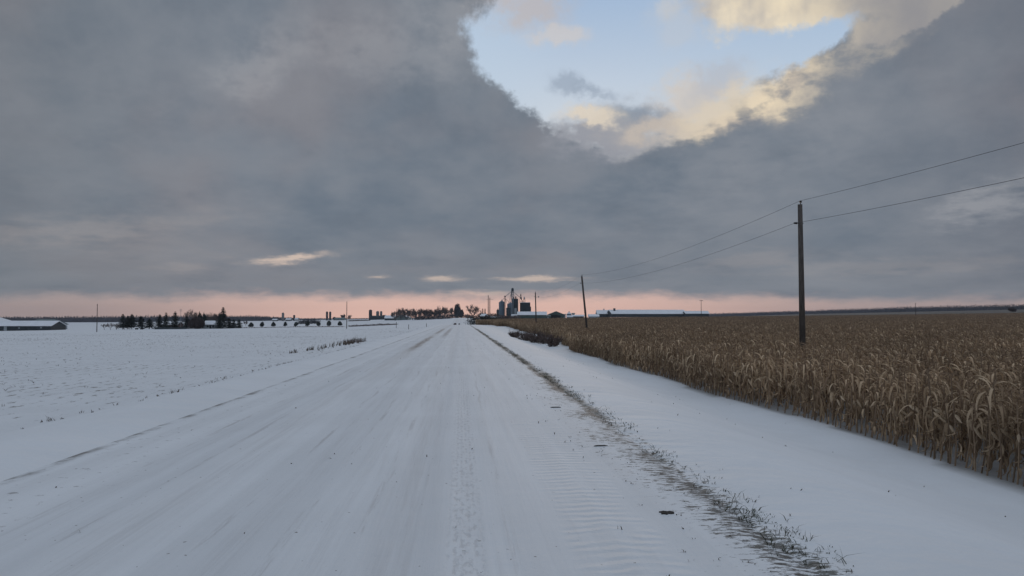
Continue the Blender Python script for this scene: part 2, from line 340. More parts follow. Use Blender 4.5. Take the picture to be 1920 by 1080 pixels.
# ---------------------------------------------------------------- mesh helper
class MB:
    def __init__(s): s.v = []; s.f = []; s.mi = []
    def add(s, vs, fs, mi=0):
        k = len(s.v); s.v.extend([tuple(v) for v in vs]); s.f.extend([tuple(i+k for i in f) for f in fs]); s.mi.extend([mi]*len(fs)); return s
    def box(s, c, d, rz=0, mi=0, taper=1.0):
        cx, cy, cz = c; dx, dy, dz = (x/2 for x in d); cs, sn = math.cos(rz), math.sin(rz); vs = []
        for z, t in ((-dz, 1), (dz, taper)):
            for x, y in ((-dx, -dy), (dx, -dy), (dx, dy), (-dx, dy)):
                vs.append((cx+(x*cs-y*sn)*t, cy+(x*sn+y*cs)*t, cz+z))
        return s.add(vs, [(0, 3, 2, 1), (4, 5, 6, 7), (0, 1, 5, 4), (1, 2, 6, 5), (2, 3, 7, 6), (3, 0, 4, 7)], mi)
    def tube(s, pts, rad, n=6, mi=0, cap=True):
        pts = [Vector(p) for p in pts]; rad = rad if hasattr(rad, '__len__') else [rad]*len(pts); vs = []; fs = []
        up = Vector((0, 0, 1)); d0 = (pts[-1]-pts[0]).normalized()
        if abs(d0.z) > .9: up = Vector((1, 0, 0))
        for i, p in enumerate(pts):
            d = (pts[min(i+1, len(pts)-1)]-pts[max(i-1, 0)]).normalized()
            a = d.cross(up).normalized(); b = d.cross(a)
            for k in range(n):
                t = 2*math.pi*k/n; vs.append(p+(a*math.cos(t)+b*math.sin(t))*rad[i])
        for i in range(len(pts)-1):
            for k in range(n):
                fs.append((i*n+k, i*n+(k+1) % n, (i+1)*n+(k+1) % n, (i+1)*n+k))
        if cap: fs += [tuple(range(n))[::-1], tuple(range((len(pts)-1)*n, len(pts)*n))]
        return s.add(vs, fs, mi)
    def lathe(s, prof, n=24, c=(0, 0, 0), mi=0):
        vs = []; fs = []
        for r, z in prof:
            for k in range(n):
                t = 2*math.pi*k/n; vs.append((c[0]+r*math.cos(t), c[1]+r*math.sin(t), c[2]+z))
        for i in range(len(prof)-1):
            for k in range(n): fs.append((i*n+k, i*n+(k+1) % n, (i+1)*n+(k+1) % n, (i+1)*n+k))
        fs.append(tuple(range((len(prof)-1)*n, len(prof)*n)))
        return s.add(vs, fs, mi)
    def build(s, name, mt, parent=None, loc=None, rz=0, smooth=False):
        me = bpy.data.meshes.new(name); me.from_pydata(s.v, [], s.f); me.update()
        for m in (mt if isinstance(mt, (list, tuple)) else [mt]): me.materials.append(m)
        if any(s.mi): me.polygons.foreach_set('material_index', s.mi)
        if smooth: me.polygons.foreach_set('use_smooth', [True]*len(me.polygons))
        o = bpy.data.objects.new(name, me); COL.objects.link(o)
        if parent: o.parent = parent
        if loc is not None: o.location = loc; o.rotation_euler[2] = rz
        return o
def npmesh(name, V, F, mt, mi=None):
    me = bpy.data.meshes.new(name); nf, k = F.shape
    me.vertices.add(len(V)); me.vertices.foreach_set('co', V.astype('f4').ravel())
    me.loops.add(nf*k); me.loops.foreach_set('vertex_index', F.astype('i4').ravel())
    me.polygons.add(nf); me.polygons.foreach_set('loop_start', np.arange(0, nf*k, k, dtype='i4')); me.polygons.foreach_set('loop_total', np.full(nf, k, dtype='i4'))
    for m in (mt if isinstance(mt, (list, tuple)) else [mt]): me.materials.append(m)
    if mi is not None: me.polygons.foreach_set('material_index', mi.astype('i4'))
    me.update(calc_edges=True); me.validate()
    return me
def link(name, me, parent=None):
    o = bpy.data.objects.new(name, me); COL.objects.link(o)
    if parent: o.parent = parent
    return o
def tag(o, label, cat, group=None):
    o['label'] = label; o['category'] = cat
    if group: o['group'] = group
    return o
def thing(name, label, cat, loc, rz=0, group=None):
    o = bpy.data.objects.new(name, None); COL.objects.link(o); o.location = loc; o.rotation_euler[2] = rz; o.empty_display_size = .3
    return tag(o, label, cat, group)
def copy_tree(o, loc, rz=0, sc=None, label=None, parent=None):
    c = o.copy(); COL.objects.link(c)
    if parent is None:
        c.location = loc; c.rotation_euler[2] = rz
        if sc: c.scale = sc if hasattr(sc, '__len__') else (sc,)*3
        if label: c['label'] = label
    else: c.parent = parent
    for ch in o.children: copy_tree(ch, None, parent=c)
    return c

# ---------------------------------------------------------------- terrain
TU = np.array([-60, -29.3, -24.1, -17, -8.1, -2.5, 0, 2.5, 5.3, 9.1, 18.1, 23.7, 30.3, 36.7, 60.])
TD = np.array([4, 60, 120, 256, 400, 650, 1000, 1600, 2500, 9000.])
TZ = np.array([
 [-.55]*5+[-.5, -.5, -1.2]+[-1.4]*7,
 [-1.0, -.9, -.9, -.9, -.9, -.9, -.7, -1.4, -1.4, -1.4, -1.4, -1.4, -1.4, -1.4, -1.4],
 [-1.6, -1.3, -1.3, -1.3, -1.2, -.8, -.6, -1.1, -1.2, -1.2, -1.2, -1.1, -1.0, -.9, -.9],
 [-3.2, -2.7, -2.4, -2.2, -1.7, -.6, -.3, -.4, -.4, -.3, -.2, -.2, -.1, .1, .4],
 [-4.8, -4.5, -3.9, -3.5, -2.8, -1.6, -1.5, -.3, 0, .2, .5, .6, .8, 1.2, 2],
 [-6, -5.5, -4.6, -4.2, -2.6, .2, 1.9, 1.2, 1.4, 1.9, 2.2, 2.2, 2.8, 3.8, 4],
 [-6, -5.5, -5, -4.2, -.5, 1.5, 2.2, 2, 2, 2.4, 3.2, 5.0, 7.0, 10, 11],
 [-6, -6, -6, -4.6, -1.5, 2, 3, 3, 3, 3, 4.3, 9.5, 13.5, 17, 17],
 [-6, -6, -6, -5, -1, 3, 3, 3, 3, 3, 6.0, 13.5, 17, 20, 20],
 [-8, -8, -8, -6, 0, 3, 3, 3, 3, 3, 7, 12, 16, 18, 18.]])
NU, NV = 241, 161
GU = np.linspace(-60, 60, NU); GV = np.linspace(math.log(4), math.log(9000), NV)
tmp = np.array([np.interp(GU, TU, r) for r in TZ])
GZ = np.array([np.interp(GV, np.log(TD), tmp[:, j]) for j in range(NU)]).T
for _ in range(6):
    p = np.pad(GZ, 1, mode='edge'); GZ = (p[:-2, 1:-1]+p[2:, 1:-1]+p[1:-1, :-2]+p[1:-1, 2:]+2*GZ)/6
def gz(X, Y):
    X = np.asarray(X, float); Y = np.asarray(Y, float)
    u = np.clip(np.degrees(np.arctan2(X, np.maximum(Y, .01))), -59.9, 59.9); v = np.log(np.clip(np.hypot(X, Y), 4.01, 8990))
    fu = (u+60)/120*(NU-1); fv = (v-GV[0])/(GV[-1]-GV[0])*(NV-1)
    i = np.clip(fu.astype(int), 0, NU-2); j = np.clip(fv.astype(int), 0, NV-2); a = fu-i; b = fv-j
    return (GZ[j, i]*(1-a)+GZ[j, i+1]*a)*(1-b)+(GZ[j+1, i]*(1-a)+GZ[j+1, i+1]*a)*b
RY = np.array([-100, 150, 190, 225, 270, 330, 400, 650, 1000, 1600, 9000.]); RZ = np.array([0, 0, -.02, -.12, -.9, -2.4, -1.6, 2.0, 2.3, 3, 3.])
def rz_(Y):
    Y = np.asarray(Y, float); return (np.interp(Y-12, RY, RZ)+np.interp(Y, RY, RZ)+np.interp(Y+12, RY, RZ))/3
RC, RH = -1.15, 3.45
def sstep(x, a, b):
    t = np.clip((x-a)/(b-a), 0, 1); return t*t*(3-2*t)
def lump(X, Y):
    return .5*np.sin(X*.61+1.3*np.sin(Y*.17))*np.sin(Y*.23+X*.11)+.3*np.sin(X*1.7+Y*.9)*np.sin(Y*.61-X*.4)
def terr(X, Y):
    X = np.asarray(X, float); Y = np.asarray(Y, float)
    g = gz(X, Y); r = rz_(Y)
    dl = -(X-(RC-RH)); dr = X-(RC+RH)           # distance beyond the left / right road edge
    wl = sstep(dl, .6, 5.5); wr = sstep(dr, .5, 6.5)
    wgt = np.where(X < RC, wl, wr)
    widen = sstep(np.abs(X-RC), 40, 120)*0
    z = r*(1-wgt)+g*wgt
    z = z+.10*np.exp(-((dl-.9)/.8)**2)*(Y < 400)       # ploughed bank on the left
    near = sstep(np.abs(X-RC), RH+.3, RH+3)
    z = z+lump(X, Y)*.05*near
    z = z+.09*np.exp(-((X-9.6)/.7)**2)*sstep(Y, 2, 8)*(1-sstep(Y, 60, 140))      # low drift against the corn
    return z
def tz(x, y): return float(terr(x, y))

def axis(a, b, s0, g):       # growing steps outwards
    o = [a]; s = s0
    while o[-1] < b: o.append(o[-1]+s); s *= g
    return np.array(o)
def ground():
    xr = axis(RC+RH, 3000, .16, 1.035); xl = -axis(-(RC-RH), 3000, .16, 1.035)
    xs = np.concatenate([xl[::-1], np.linspace(RC-RH, RC+RH, 12)[1:-1], xr])
    ys = np.concatenate([np.linspace(-60, 1, 14), axis(1.2, 3200, .18, 1.022)])
    A, B = np.meshgrid(xs, ys); Z = terr(A, B)
    inner = (A > RC-RH+.2) & (A < RC+RH-.2)
    Z = np.where(inner, Z-.18, Z)
    V = np.stack([A, B, Z], -1).reshape(-1, 3)
    ny, nx = A.shape; idx = np.arange(ny*nx).reshape(ny, nx)
    F = np.stack([idx[:-1, :-1], idx[:-1, 1:], idx[1:, 1:], idx[1:, :-1]], -1).reshape(-1, 4)
    me = npmesh('ground', V, F, M['snow'])
    a = me.attributes.new('brown', 'FLOAT', 'POINT')
    Xf, Yf = A.ravel(), B.ravel(); u = np.degrees(np.arctan2(Xf, np.maximum(Yf, 1)))
    br = .6*corn_mask(Xf, Yf)+1.0*(sstep(u, 17, 19)*sstep(Yf, 380, 460))*(Xf > 0)
    a.data.foreach_set('value', np.clip(br, 0, 1).astype('f4'))
    me.polygons.foreach_set('use_smooth', np.ones(len(me.polygons), bool))
    o = link('ground', me); o['kind'] = 'structure'
def corn_edge(Y):            # left limit of the corn
    Y = np.asarray(Y, float)
    e = np.where(Y < 215, 9.9+.25*np.sin(Y*.35)+.02*Y*(Y > 75)*(Y < 215)*.6, 9.9)
    notch = 1.5*np.exp(-((Y-118)/26)**2)
    e = e+notch
    return np.where(Y > 238, 4.6, e)
def corn_mask(X, Y):
    far = np.interp(np.degrees(np.arctan2(X, np.maximum(Y, .1))), [0, 5, 9, 18, 24, 30, 37, 60], [330, 360, 420, 470, 560, 640, 640, 500])
    return ((X > corn_edge(Y)) & (Y > -8) & (np.hypot(X, Y) < far)).astype(float)
ground()
def road():
    xs = np.linspace(RC-RH-.02, RC+RH+.02, 60); ys = np.concatenate([np.linspace(-60, 1, 14), axis(1.2, 3200, .18, 1.022)])
    A, B = np.meshgrid(xs, ys); Z = rz_(B)+.012
    for c, wd, d in ((-3.3, .35, .02), (-2.3, .3, .02), (-.35, .22, .018), (.06, .12, .012), (1.1, .4, .022)):
        Z = Z-d*np.exp(-((A-c)/wd)**2)
    ed = np.minimum(A-(RC-RH), (RC+RH)-A); Z = Z-.03*(1-sstep(ed, -.05, .25))+.006*lump(A*2, B*1.5)
    V = np.stack([A, B, Z], -1).reshape(-1, 3); ny, nx = A.shape; idx = np.arange(ny*nx).reshape(ny, nx)
    F = np.stack([idx[:-1, :-1], idx[:-1, 1:], idx[1:, 1:], idx[1:, :-1]], -1).reshape(-1, 4)
    me = npmesh('road', V, F, M['road']); me.polygons.foreach_set('use_smooth', np.ones(len(me.polygons), bool))
    o = link('road', me); o['kind'] = 'structure'
road()
def gat(px, D):              # ground point under column px, D metres away
    p = at(px, D, 600)
    for _ in range(3): p = at(px, D, z=tz(p.x, p.y))
    return Vector((p.x, p.y, tz(p.x, p.y)))

# ---------------------------------------------------------------- corn
def ribbon(base, az, rise, length, width, droop, segs, tw):
    """one dry leaf: leaves the stalk upward, bends over and hangs"""
    d = np.array([math.cos(az), math.sin(az), 0]); side = np.array([-math.sin(az), math.cos(az), 0])
    p = np.array(base, float); ang = rise; V = []; st = length/segs
    for i in range(segs+1):
        t = i/segs; wd = width*(1-.85*t**2)*(.55+.9*min(t*3, 1)*.5)
        s2 = side*math.cos(tw*t)+np.array([0, 0, 1])*math.sin(tw*t)*.7
        V.append(p-s2*wd/2); V.append(p+s2*wd/2)
        ang -= droop/segs*(1.4-t*.8)
        p = p+(d*math.cos(ang)+np.array([0, 0, 1])*math.sin(ang))*st
    F = [(2*i, 2*i+1, 2*i+3, 2*i+2) for i in range(segs)]
    return V, F
def leaf_az(): # the wind has combed most leaves to one side
    return random.gauss(-.25, .75) if random.random() < .78 else random.uniform(0, 6.28)
def corn_parts(full=True):
    H = random.uniform(1.62, 1.95); lean = (random.gauss(.06, .07), random.gauss(0, .07))
    st, lf, ea = MB(), MB(), MB()
    pos = lambda z: (lean[0]*z+.03*math.sin(z*3), lean[1]*z, z)
    Ht = H; H = H*.84
    zs = [-.12, .45, .9, 1.3, H] if full else [-.1, H*.5, H]
    st.tube([pos(z) for z in zs], [.017-.0065*max(z, 0)/H for z in zs], 5 if full else 3)
    n = random.randint(17, 22) if full else 7
    for i in range(n):
        z = .20+(H-.18)*((i+random.random()*.6)/n)**.75
        top = z/H
        V, F = ribbon(pos(z), leaf_az(), random.uniform(.65, 1.35) if top > .55 else random.uniform(-.6, .6), random.uniform(.42, .72)*(1.0 if top > .45 else .6), random.uniform(.042, .085)*(1 if full else 1.5),
                      random.uniform(1.7, 3.0) if top > .5 else random.uniform(1.6, 3.0), 6 if full else 3, random.uniform(-1.6, 1.6))
        lf.add(V, F)
    if random.random() < .8:
        z = random.uniform(.75, 1.05); a = leaf_az(); b = pos(z); L = random.uniform(.20, .26); dn = random.uniform(-1.2, .9)
        dv = Vector((math.cos(a)*math.cos(dn), math.sin(a)*math.cos(dn), math.sin(dn))); bb = Vector(b)+dv*.03
        ea.tube([bb, bb+dv*L*.25, bb+dv*L*.6, bb+dv*L], [.010, .032, .028, .006], 6 if full else 4)
    else:
        V, F = ribbon(pos(.8), leaf_az(), .2, .22, .07, 2.0, 3, 1.0); ea.add(V, F)
    ta = Vector(pos(H))
    for k in range(3 if full else 2):
        a = leaf_az(); st.tube([ta, ta+Vector((math.cos(a)*.06, math.sin(a)*.06, .09)), ta+Vector((math.cos(a)*.14, math.sin(a)*.14, .07+random.uniform(-.05, .06)))], [.006, .005, .003], 3, cap=False)
    return st, lf, ea
def join_mesh(name, parts, mats):
    mb = MB()
    for i, p in enumerate(parts): mb.add(p.v, p.f, i)
    me = bpy.data.meshes.new(name); me.from_pydata(mb.v, [], mb.f); me.update()
    for m in mats: me.materials.append(m)
    me.polygons.foreach_set('material_index', mb.mi); return me
CM = [M['stalk'], M['leaf'], M['husk']]
near_parts = [corn_parts() for _ in range(9)]
near_mesh = [tuple(p) for p in near_parts]
protos = []
for i in range(9):
    o = bpy.data.objects.new('corn_variant', join_mesh('corn_variant', near_parts[i], CM)); protos.append(o)
patches = []
for i in range(5):           # 3 m squares of simpler plants for the distance
    mbs = [MB(), MB(), MB()]
    for r in range(4):
        y = -1.5
        while y < 1.5:
            s3 = corn_parts(False); ox, oy = -1.14+.76*r+random.gauss(0, .05), y
            k = random.uniform(.88, 1.1)
            for a, b in zip(mbs, s3): a.add([(v[0]+ox, v[1]+oy, v[2]*k) for v in b.v], b.f)
            y += random.uniform(.26, .40)
    patches.append(bpy.data.objects.new('corn_patch', join_mesh('corn_patch', mbs, CM)))

def corn():
    pts = []
    for r in range(int(70/.76)):
        x0 = 10.05+.76*r
        ys = np.arange(-7, 92, .19)+rng.uniform(0, .19)
        ys = ys+rng.normal(0, .035, len(ys)); xs = x0+rng.normal(0, .05, len(ys))+.25*np.sin(ys*.35)
        pts.append(np.stack([xs, ys], 1))
    ye = np.arange(60, 246, .19)
    for r in range(6):
        yy = ye+rng.normal(0, .03, len(ye)); pts.append(np.stack([corn_edge(yy)+.15+.76*r+rng.normal(0, .06, len(ye)), yy], 1))
    P = np.concatenate(pts)
    u = np.degrees(np.arctan2(P[:, 0], P[:, 1])); d = np.hypot(P[:, 0], P[:, 1])
    keep = (corn_mask(P[:, 0], P[:, 1]) > 0) & ((d < 74) | (P[:, 0] < 15.5)) & (u > 0) & (u < 62) & (rng.random(len(P)) > .08+.10*(np.sin(P[:, 1]*.9+P[:, 0]*1.7) > .8))
    P = P[keep]; d = d[keep]; u = u[keep]
    Z = terr(P[:, 0], P[:, 1])
    # the 300 that show largest: front three rows, nearest first, in frame
    front = np.where((P[:, 0] < 10.05+.76*2.6) & (u < 36.4))[0]
    pick = front[np.argsort(d[front])][:300]
    roots = []
    lab = 'dry tan corn plant with drooping leaves in the front rows along the snowy verge'
    for i, pr in enumerate(near_parts):
        root = thing('corn_plant', lab, 'corn plant', (0, 0, 0), 0, 'corn plants in the front rows along the verge')
        pr[0].build('stalk', M['stalk'], root); pr[1].build('leaves', M['leaf'], root); pr[2].build('corn_husk', M['husk'], root)
        roots.append(root)
    for n, i in enumerate(pick):
        loc = (P[i, 0], P[i, 1], Z[i]); a = random.gauss(0, .5); s = random.uniform(.9, 1.12)
        if n < len(roots): r = roots[n]; r.location = loc; r.rotation_euler[2] = a; r.scale = (s,)*3
        else: copy_tree(roots[random.randrange(len(roots))], loc, a, s)
    rest = np.setdiff1d(np.arange(len(P)), pick)
    N = len(rest)
    v1 = np.stack([P[rest, 0], P[rest, 1], Z[rest]], 1)
    # far patches
    gx, gy = np.meshgrid(np.arange(4.5, 460, 2.85), np.arange(30, 660, 2.85)); q = np.stack([gx.ravel(), gy.ravel()], 1)+rng.uniform(-.5, .5, (gx.size, 2))
    du = np.hypot(q[:, 0], q[:, 1]); uu = np.degrees(np.arctan2(q[:, 0], q[:, 1]))
    k = (corn_mask(q[:, 0]-1.3, q[:, 1]) > 0) & (corn_mask(q[:, 0]+1.3, q[:, 1]+1) > 0) & (du > 73) & (uu < 42)
    q = q[k]; zq = terr(q[:, 0], q[:, 1])
    v2 = np.stack([q[:, 0], q[:, 1], zq], 1)
    V = np.concatenate([v1, v2]); n = len(V)
    print('corn points', len(v1), len(v2))
    me = bpy.data.meshes.new('corn_field'); me.vertices.add(n); me.vertices.foreach_set('co', V.astype('f4').ravel())
    def attr(nm, ty, val, key='value'):
        a = me.attributes.new(nm, ty, 'POINT'); a.data.foreach_set(key, val.ravel())
    isfar = np.concatenate([np.zeros(len(v1), bool), np.ones(len(v2), bool)])
    attr('far', 'BOOLEAN', isfar)
    attr('idx', 'INT', rng.integers(0, 45, n).astype('i4'))
    rot = np.zeros((n, 3), 'f4'); rot[:, 2] = np.where(isfar, rng.normal(0, .12, n), rng.normal(0, .5, n))
    attr('rot', 'FLOAT_VECTOR', rot, 'vector')
    attr('sc', 'FLOAT', rng.uniform(.84, 1.12, n).astype('f4')*(1+.07*np.sin(V[:, 0]*.31+2*np.sin(V[:, 1]*.13))*np.sin(V[:, 1]*.21)).astype('f4')*np.where(isfar & (V[:, 1] > 236) & (V[:, 0] < 11), .72, 1).astype('f4'))
    o = link('corn_field', me); o['kind'] = 'stuff'; tag(o, 'dry brown standing corn stretching back from the verge to the far woods', 'corn field')
    ng = bpy.data.node_groups.new('corn_scatter', 'GeometryNodeTree')
    ng.interface.new_socket('Geometry', in_out='INPUT', socket_type='NodeSocketGeometry'); ng.interface.new_socket('Geometry', in_out='OUTPUT', socket_type='NodeSocketGeometry')
    gi = ng.nodes.new('NodeGroupInput'); go = ng.nodes.new('NodeGroupOutput')
    def named(nm, ty):
        a = ng.nodes.new('GeometryNodeInputNamedAttribute'); a.data_type = ty; a.inputs[0].default_value = nm
        return [s for s in a.outputs if s.enabled and s.name == 'Attribute'][0]
    L = ng.links.new
    jo = ng.nodes.new('GeometryNodeJoinGeometry')
    for flag, obs in ((False, protos), (True, patches)):
        g2i = ng.nodes.new('GeometryNodeGeometryToInstance')
        for ob in obs:
            oi = ng.nodes.new('GeometryNodeObjectInfo'); oi.inputs['Object'].default_value = ob; oi.inputs['As Instance'].default_value = True
            if ob is obs[0]: jj = ng.nodes.new('GeometryNodeJoinGeometry')
            L(oi.outputs['Geometry'], jj.inputs[0])
        ins = ng.nodes.new('GeometryNodeInstanceOnPoints'); ins.inputs['Pick Instance'].default_value = True
        L(gi.outputs[0], ins.inputs['Points']); L(jj.outputs[0], ins.inputs['Instance'])
        f = named('far', 'BOOLEAN')
        if not flag:
            nt = ng.nodes.new('FunctionNodeBooleanMath'); nt.operation = 'NOT'; L(f, nt.inputs[0]); f = nt.outputs[0]
        L(f, ins.inputs['Selection']); L(named('idx', 'INT'), ins.inputs['Instance Index'])
        er = ng.nodes.new('FunctionNodeEulerToRotation'); L(named('rot', 'FLOAT_VECTOR'), er.inputs[0]); L(er.outputs[0], ins.inputs['Rotation'])
        L(named('sc', 'FLOAT'), ins.inputs['Scale']); L(ins.outputs[0], jo.inputs[0])
        ng.nodes.remove(g2i)
    L(jo.outputs[0], go.inputs[0])
    md = o.modifiers.new('scatter', 'NODES'); md.node_group = ng
corn()

# ---------------------------------------------------------------- power line along the corn
def pole(px_or_loc, h, label, group, lean=(0, 0), r=.15, D=None, arm=None, style='top'):
    loc = gat(px_or_loc, D) if D else Vector(px_or_loc)
    t = thing('utility_pole', label, 'utility pole', loc, 0, group)
    top = Vector((lean[0], lean[1], h))
    MB().tube([(-lean[0]*.05, 0, -.6), top*.5, top], [r*1.12, r*.95, r*.78], 12).build('post', M['wood'], t, smooth=True)
    if style == 'top':
        MB().tube([top+Vector((0.03, 0, 0)), top+Vector((.03, 0, .10))], .022, 6).tube([top+Vector((.03, 0, .09)), top+Vector((.03, 0, .15)), top+Vector((.03, 0, .20))], [.05, .075, .045], 8).build('insulator', M['porcelain'], t)
        k = (h-.98)/h; p = top*k
        MB().tube([p+Vector((-.30, 0, 0)), p+Vector((.16, 0, 0))], .025, 6).tube([p+Vector((-.34, 0, 0)), p+Vector((-.18, 0, 0))], [.045, .06], 8).build('insulator', M['porcelain'], t)
    if arm:
        for (z, w_, rz) in arm:
            MB().box((top.x*z/h, top.y*z/h-.15, z), (w_, .10, .13), rz).build('crossarm', M['wood'], t)
    return t, loc
LX, D1, SP = 17.72, 40.0, 70.3
poles = []
specs = [(D1-SP, 0, None), (D1, 0, 'tall weathered wooden pole standing in the corn right of the road, nearest of the line'), (D1+SP, -.62, 'leaning dark wooden pole, second along the edge of the corn'), (D1+2*SP, -.15, 'slim wooden pole with a small side bracket before the long snowy shed')]
for Y, ln, lb in specs:
    x = LX - (.42 if Y > 100 else 0); z = tz(x, Y); top = Vector((x+ln*(1 if Y > 0 else 0), Y, 7.55))
    if lb:
        base_x = x if ln == 0 else x+.55*(ln < -.3)
        t, loc = pole((base_x, Y, z), 7.55-z, lb, 'power line poles along the corn', lean=(ln*1.35 if ln else -.04, 0), r=.15)
        top = Vector((base_x+(ln*1.35 if ln else -.04), Y, 7.55))
        if Y > 150:
            MB().tube([(.0, 0, 8.0-z-1.6), (.5, 0, 8.0-z-1.4)], .03, 6).box((.55, 0, 8.0-z-1.45), (.18, .14, .4)).build('bracket', M['steel'], t)
    poles.append(top)
def wire_mb(a, b, sag, r0, n=36):
    pts = []
    for i in range(n+1):
        t = i/n; p = a.lerp(b, t); p.z -= sag*4*t*(1-t); pts.append(p)
    return MB().tube(pts, r0, 5)
nm = ['nearest span, leaving the picture to the right', 'second span, between the tall pole and the leaning pole', 'third span, beyond the leaning pole']
for i in range(3):
    for j, (dx, dz, w_) in enumerate(((.03, .20, 'upper'), (-.30, -.98, 'lower'))):
        o = wire_mb(poles[i]+Vector((dx, 0, dz)), poles[i+1]+Vector((dx, 0, dz)), .85, .009 if i == 0 else .0085).build('power_line', M['wire'])
        tag(o, f'{w_} power line wire, {nm[i]}', 'wire', 'power line wires')

G2 = 'distant utility poles'
pole(181.5, 9.1, 'thin bare wooden pole in the left field beside the long dark barn', G2, D=256, r=.12, style='')
pole(650, 9.0, 'thin bare wooden pole in the snowy left field beyond the weeds', G2, D=262, r=.12, style='')
pole(1315, 9.3, 'distant pole with a short crossarm at the end of the long white roofed barn', G2, D=345, r=.12, arm=[(9.1, 1.6, 0)], style='')
pole(1717, 8.2, 'distant lone pole in the corn before the woods on the right', G2, D=420, r=.12, arm=[(8.0, .9, 0)], style='')
pole(915.4, 17.2, 'taller of the twin poles left of the grain bins', G2, D=560, r=.30, style='')
pole(918.4, 15.6, 'shorter of the twin poles left of the grain bins, carrying a wide crossarm', G2, D=566, r=.30, arm=[(14.3, 5.0, .1)], style='')

# ---------------------------------------------------------------- plants
def bare_tree(h, spread, seed, dens=1.0, trunk=.28, rt=.25, rmin=.02):
    rd = random.Random(seed); tr, cr = MB(), MB()
    fork = h*trunk
    tr.tube([(0, 0, -.4), (0, 0, fork*.5), (rd.uniform(-.2, .2), 0, fork)], [rt, rt*.8, rt*.65], 7)
    def br(p, d, L, r, lev):
        q = p+d*L*.5+Vector((rd.uniform(-1, 1), rd.uniform(-1, 1), rd.uniform(-.3, .6)))*L*.07; e = p+d*L
        (tr if lev == 0 else cr).tube([p, q, e], [r, r*.8, r*.55], 5 if lev < 1 else 3, cap=False)
        if lev >= 4: return
        n = int((rd.choice((3, 4)) if lev else 4)*(dens if lev > 1 else 1)+.5)
        for k in range(n):
            a = Vector((rd.uniform(-1, 1), rd.uniform(-1, 1), rd.uniform(-.35, .9))).normalized()
            nd = (d*.95+a*.85); nd.z += .12; nd.normalize()
            br(p.lerp(e, rd.uniform(.12 if lev == 0 else .4, 1)), nd, L*rd.uniform(.55, .8), max(rmin, r*.60), lev+1)
    for k in range(rd.choice((4, 5, 6))):
        a = 2*math.pi*k/5+rd.uniform(-.4, .4); s = spread/h
        br(Vector((0, 0, fork*rd.uniform(.8, 1))), Vector((math.cos(a)*s*1.3, math.sin(a)*s*1.3, 1)).normalized(), h*.34, rt*.5, 0)
    # scale the crown to the asked height and width
    zs = max(v[2] for v in cr.v); ws = np.percentile([math.hypot(v[0], v[1]) for v in cr.v], 86)
    kz = (h-fork)/(zs-fork); kx = spread/2/ws
    f = lambda v: (v[0]*kx, v[1]*kx, fork+(v[2]-fork)*kz if v[2] > fork else v[2])
    cr.v = [f(v) for v in cr.v]; tr.v = [f(v) for v in tr.v]
    return tr, cr
def conifer(h, w, seed, base=.08, sharp=1.0, n=900, droop=.35, leaf=.32):
    rd = random.Random(seed); tr, cr = MB(), MB()
    tr.tube([(0, 0, -.4), (0, 0, h*.97)], [h*.018+.03, .02], 6)
    tiers = int(h*1.7)+6
    for i in range(tiers):
        t = (i+rd.random()*.5)/tiers; z = h*(base+(1-base)*t); L = w/2*1.15*(1-t)**sharp*rd.uniform(.5, 1.3)+.16
        nb = rd.randint(6, 9)
        for b in range(nb):
            a = 2*math.pi*b/nb+rd.uniform(-.4, .4); LL = L*rd.uniform(.5, 1.25)
            p0 = Vector((0, 0, z)); p1 = Vector((math.cos(a)*LL, math.sin(a)*LL, z-droop*LL+.12*LL*rd.random()))
            k = max(4, int(LL/leaf*5))
            for j in range(k):
                s = (j+rd.random())/k; c = p0.lerp(p1, s); sz = leaf*rd.uniform(.8, 1.6)*(1.15-s*.35)
                d1 = Vector((math.cos(a)+rd.uniform(-.9, .9), math.sin(a)+rd.uniform(-.9, .9), rd.uniform(-.7, .1))).normalized()
                d2 = d1.cross(Vector((rd.uniform(-.4, .4), rd.uniform(-.4, .4), 1))).normalized()
                cr.add([c-d2*sz*.35, c+d1*sz, c+d2*sz*.35, c-d1*sz*.25+Vector((0, 0, .12*sz))], [(0, 1, 2, 3)])
    return tr, cr
def round_bush(h, w, seed, n=1100, leaf=.22, cone=0.0):
    rd = random.Random(seed); tr, cr = MB(), MB()
    tr.tube([(0, 0, -.3), (0, 0, h*.6)], [.09, .05], 5)
    lob = [(rd.uniform(-.18, .18)*w, rd.uniform(-.18, .18)*w, h*rd.uniform(.35, .62), rd.uniform(.55, .9)) for _ in range(7)]
    for i in range(n):
        u = Vector((rd.gauss(0, 1), rd.gauss(0, 1), rd.gauss(0, 1))).normalized(); r = rd.random()**.28
        lx, ly, lz, ls = lob[i % 7]
        c = Vector((lx+u.x*r*w*.33*ls/.8, ly+u.y*r*w*.33*ls/.8, lz+u.z*r*h*.42*ls/.8))
        if cone: k = max(0.15, 1-cone*max(0, c.z/h-.2)); c.x *= k; c.y *= k
        c.z = max(.1, c.z)
        d1 = Vector((rd.gauss(0, 1), rd.gauss(0, 1), rd.gauss(0, 1))).normalized(); d2 = d1.cross(u).normalized(); s = leaf*rd.uniform(.5, 1.2)
        cr.add([c-d2*s*.5, c+d1*s, c+d2*s*.5, c-d1*s*.5], [(0, 1, 2, 3)])
    return tr, cr
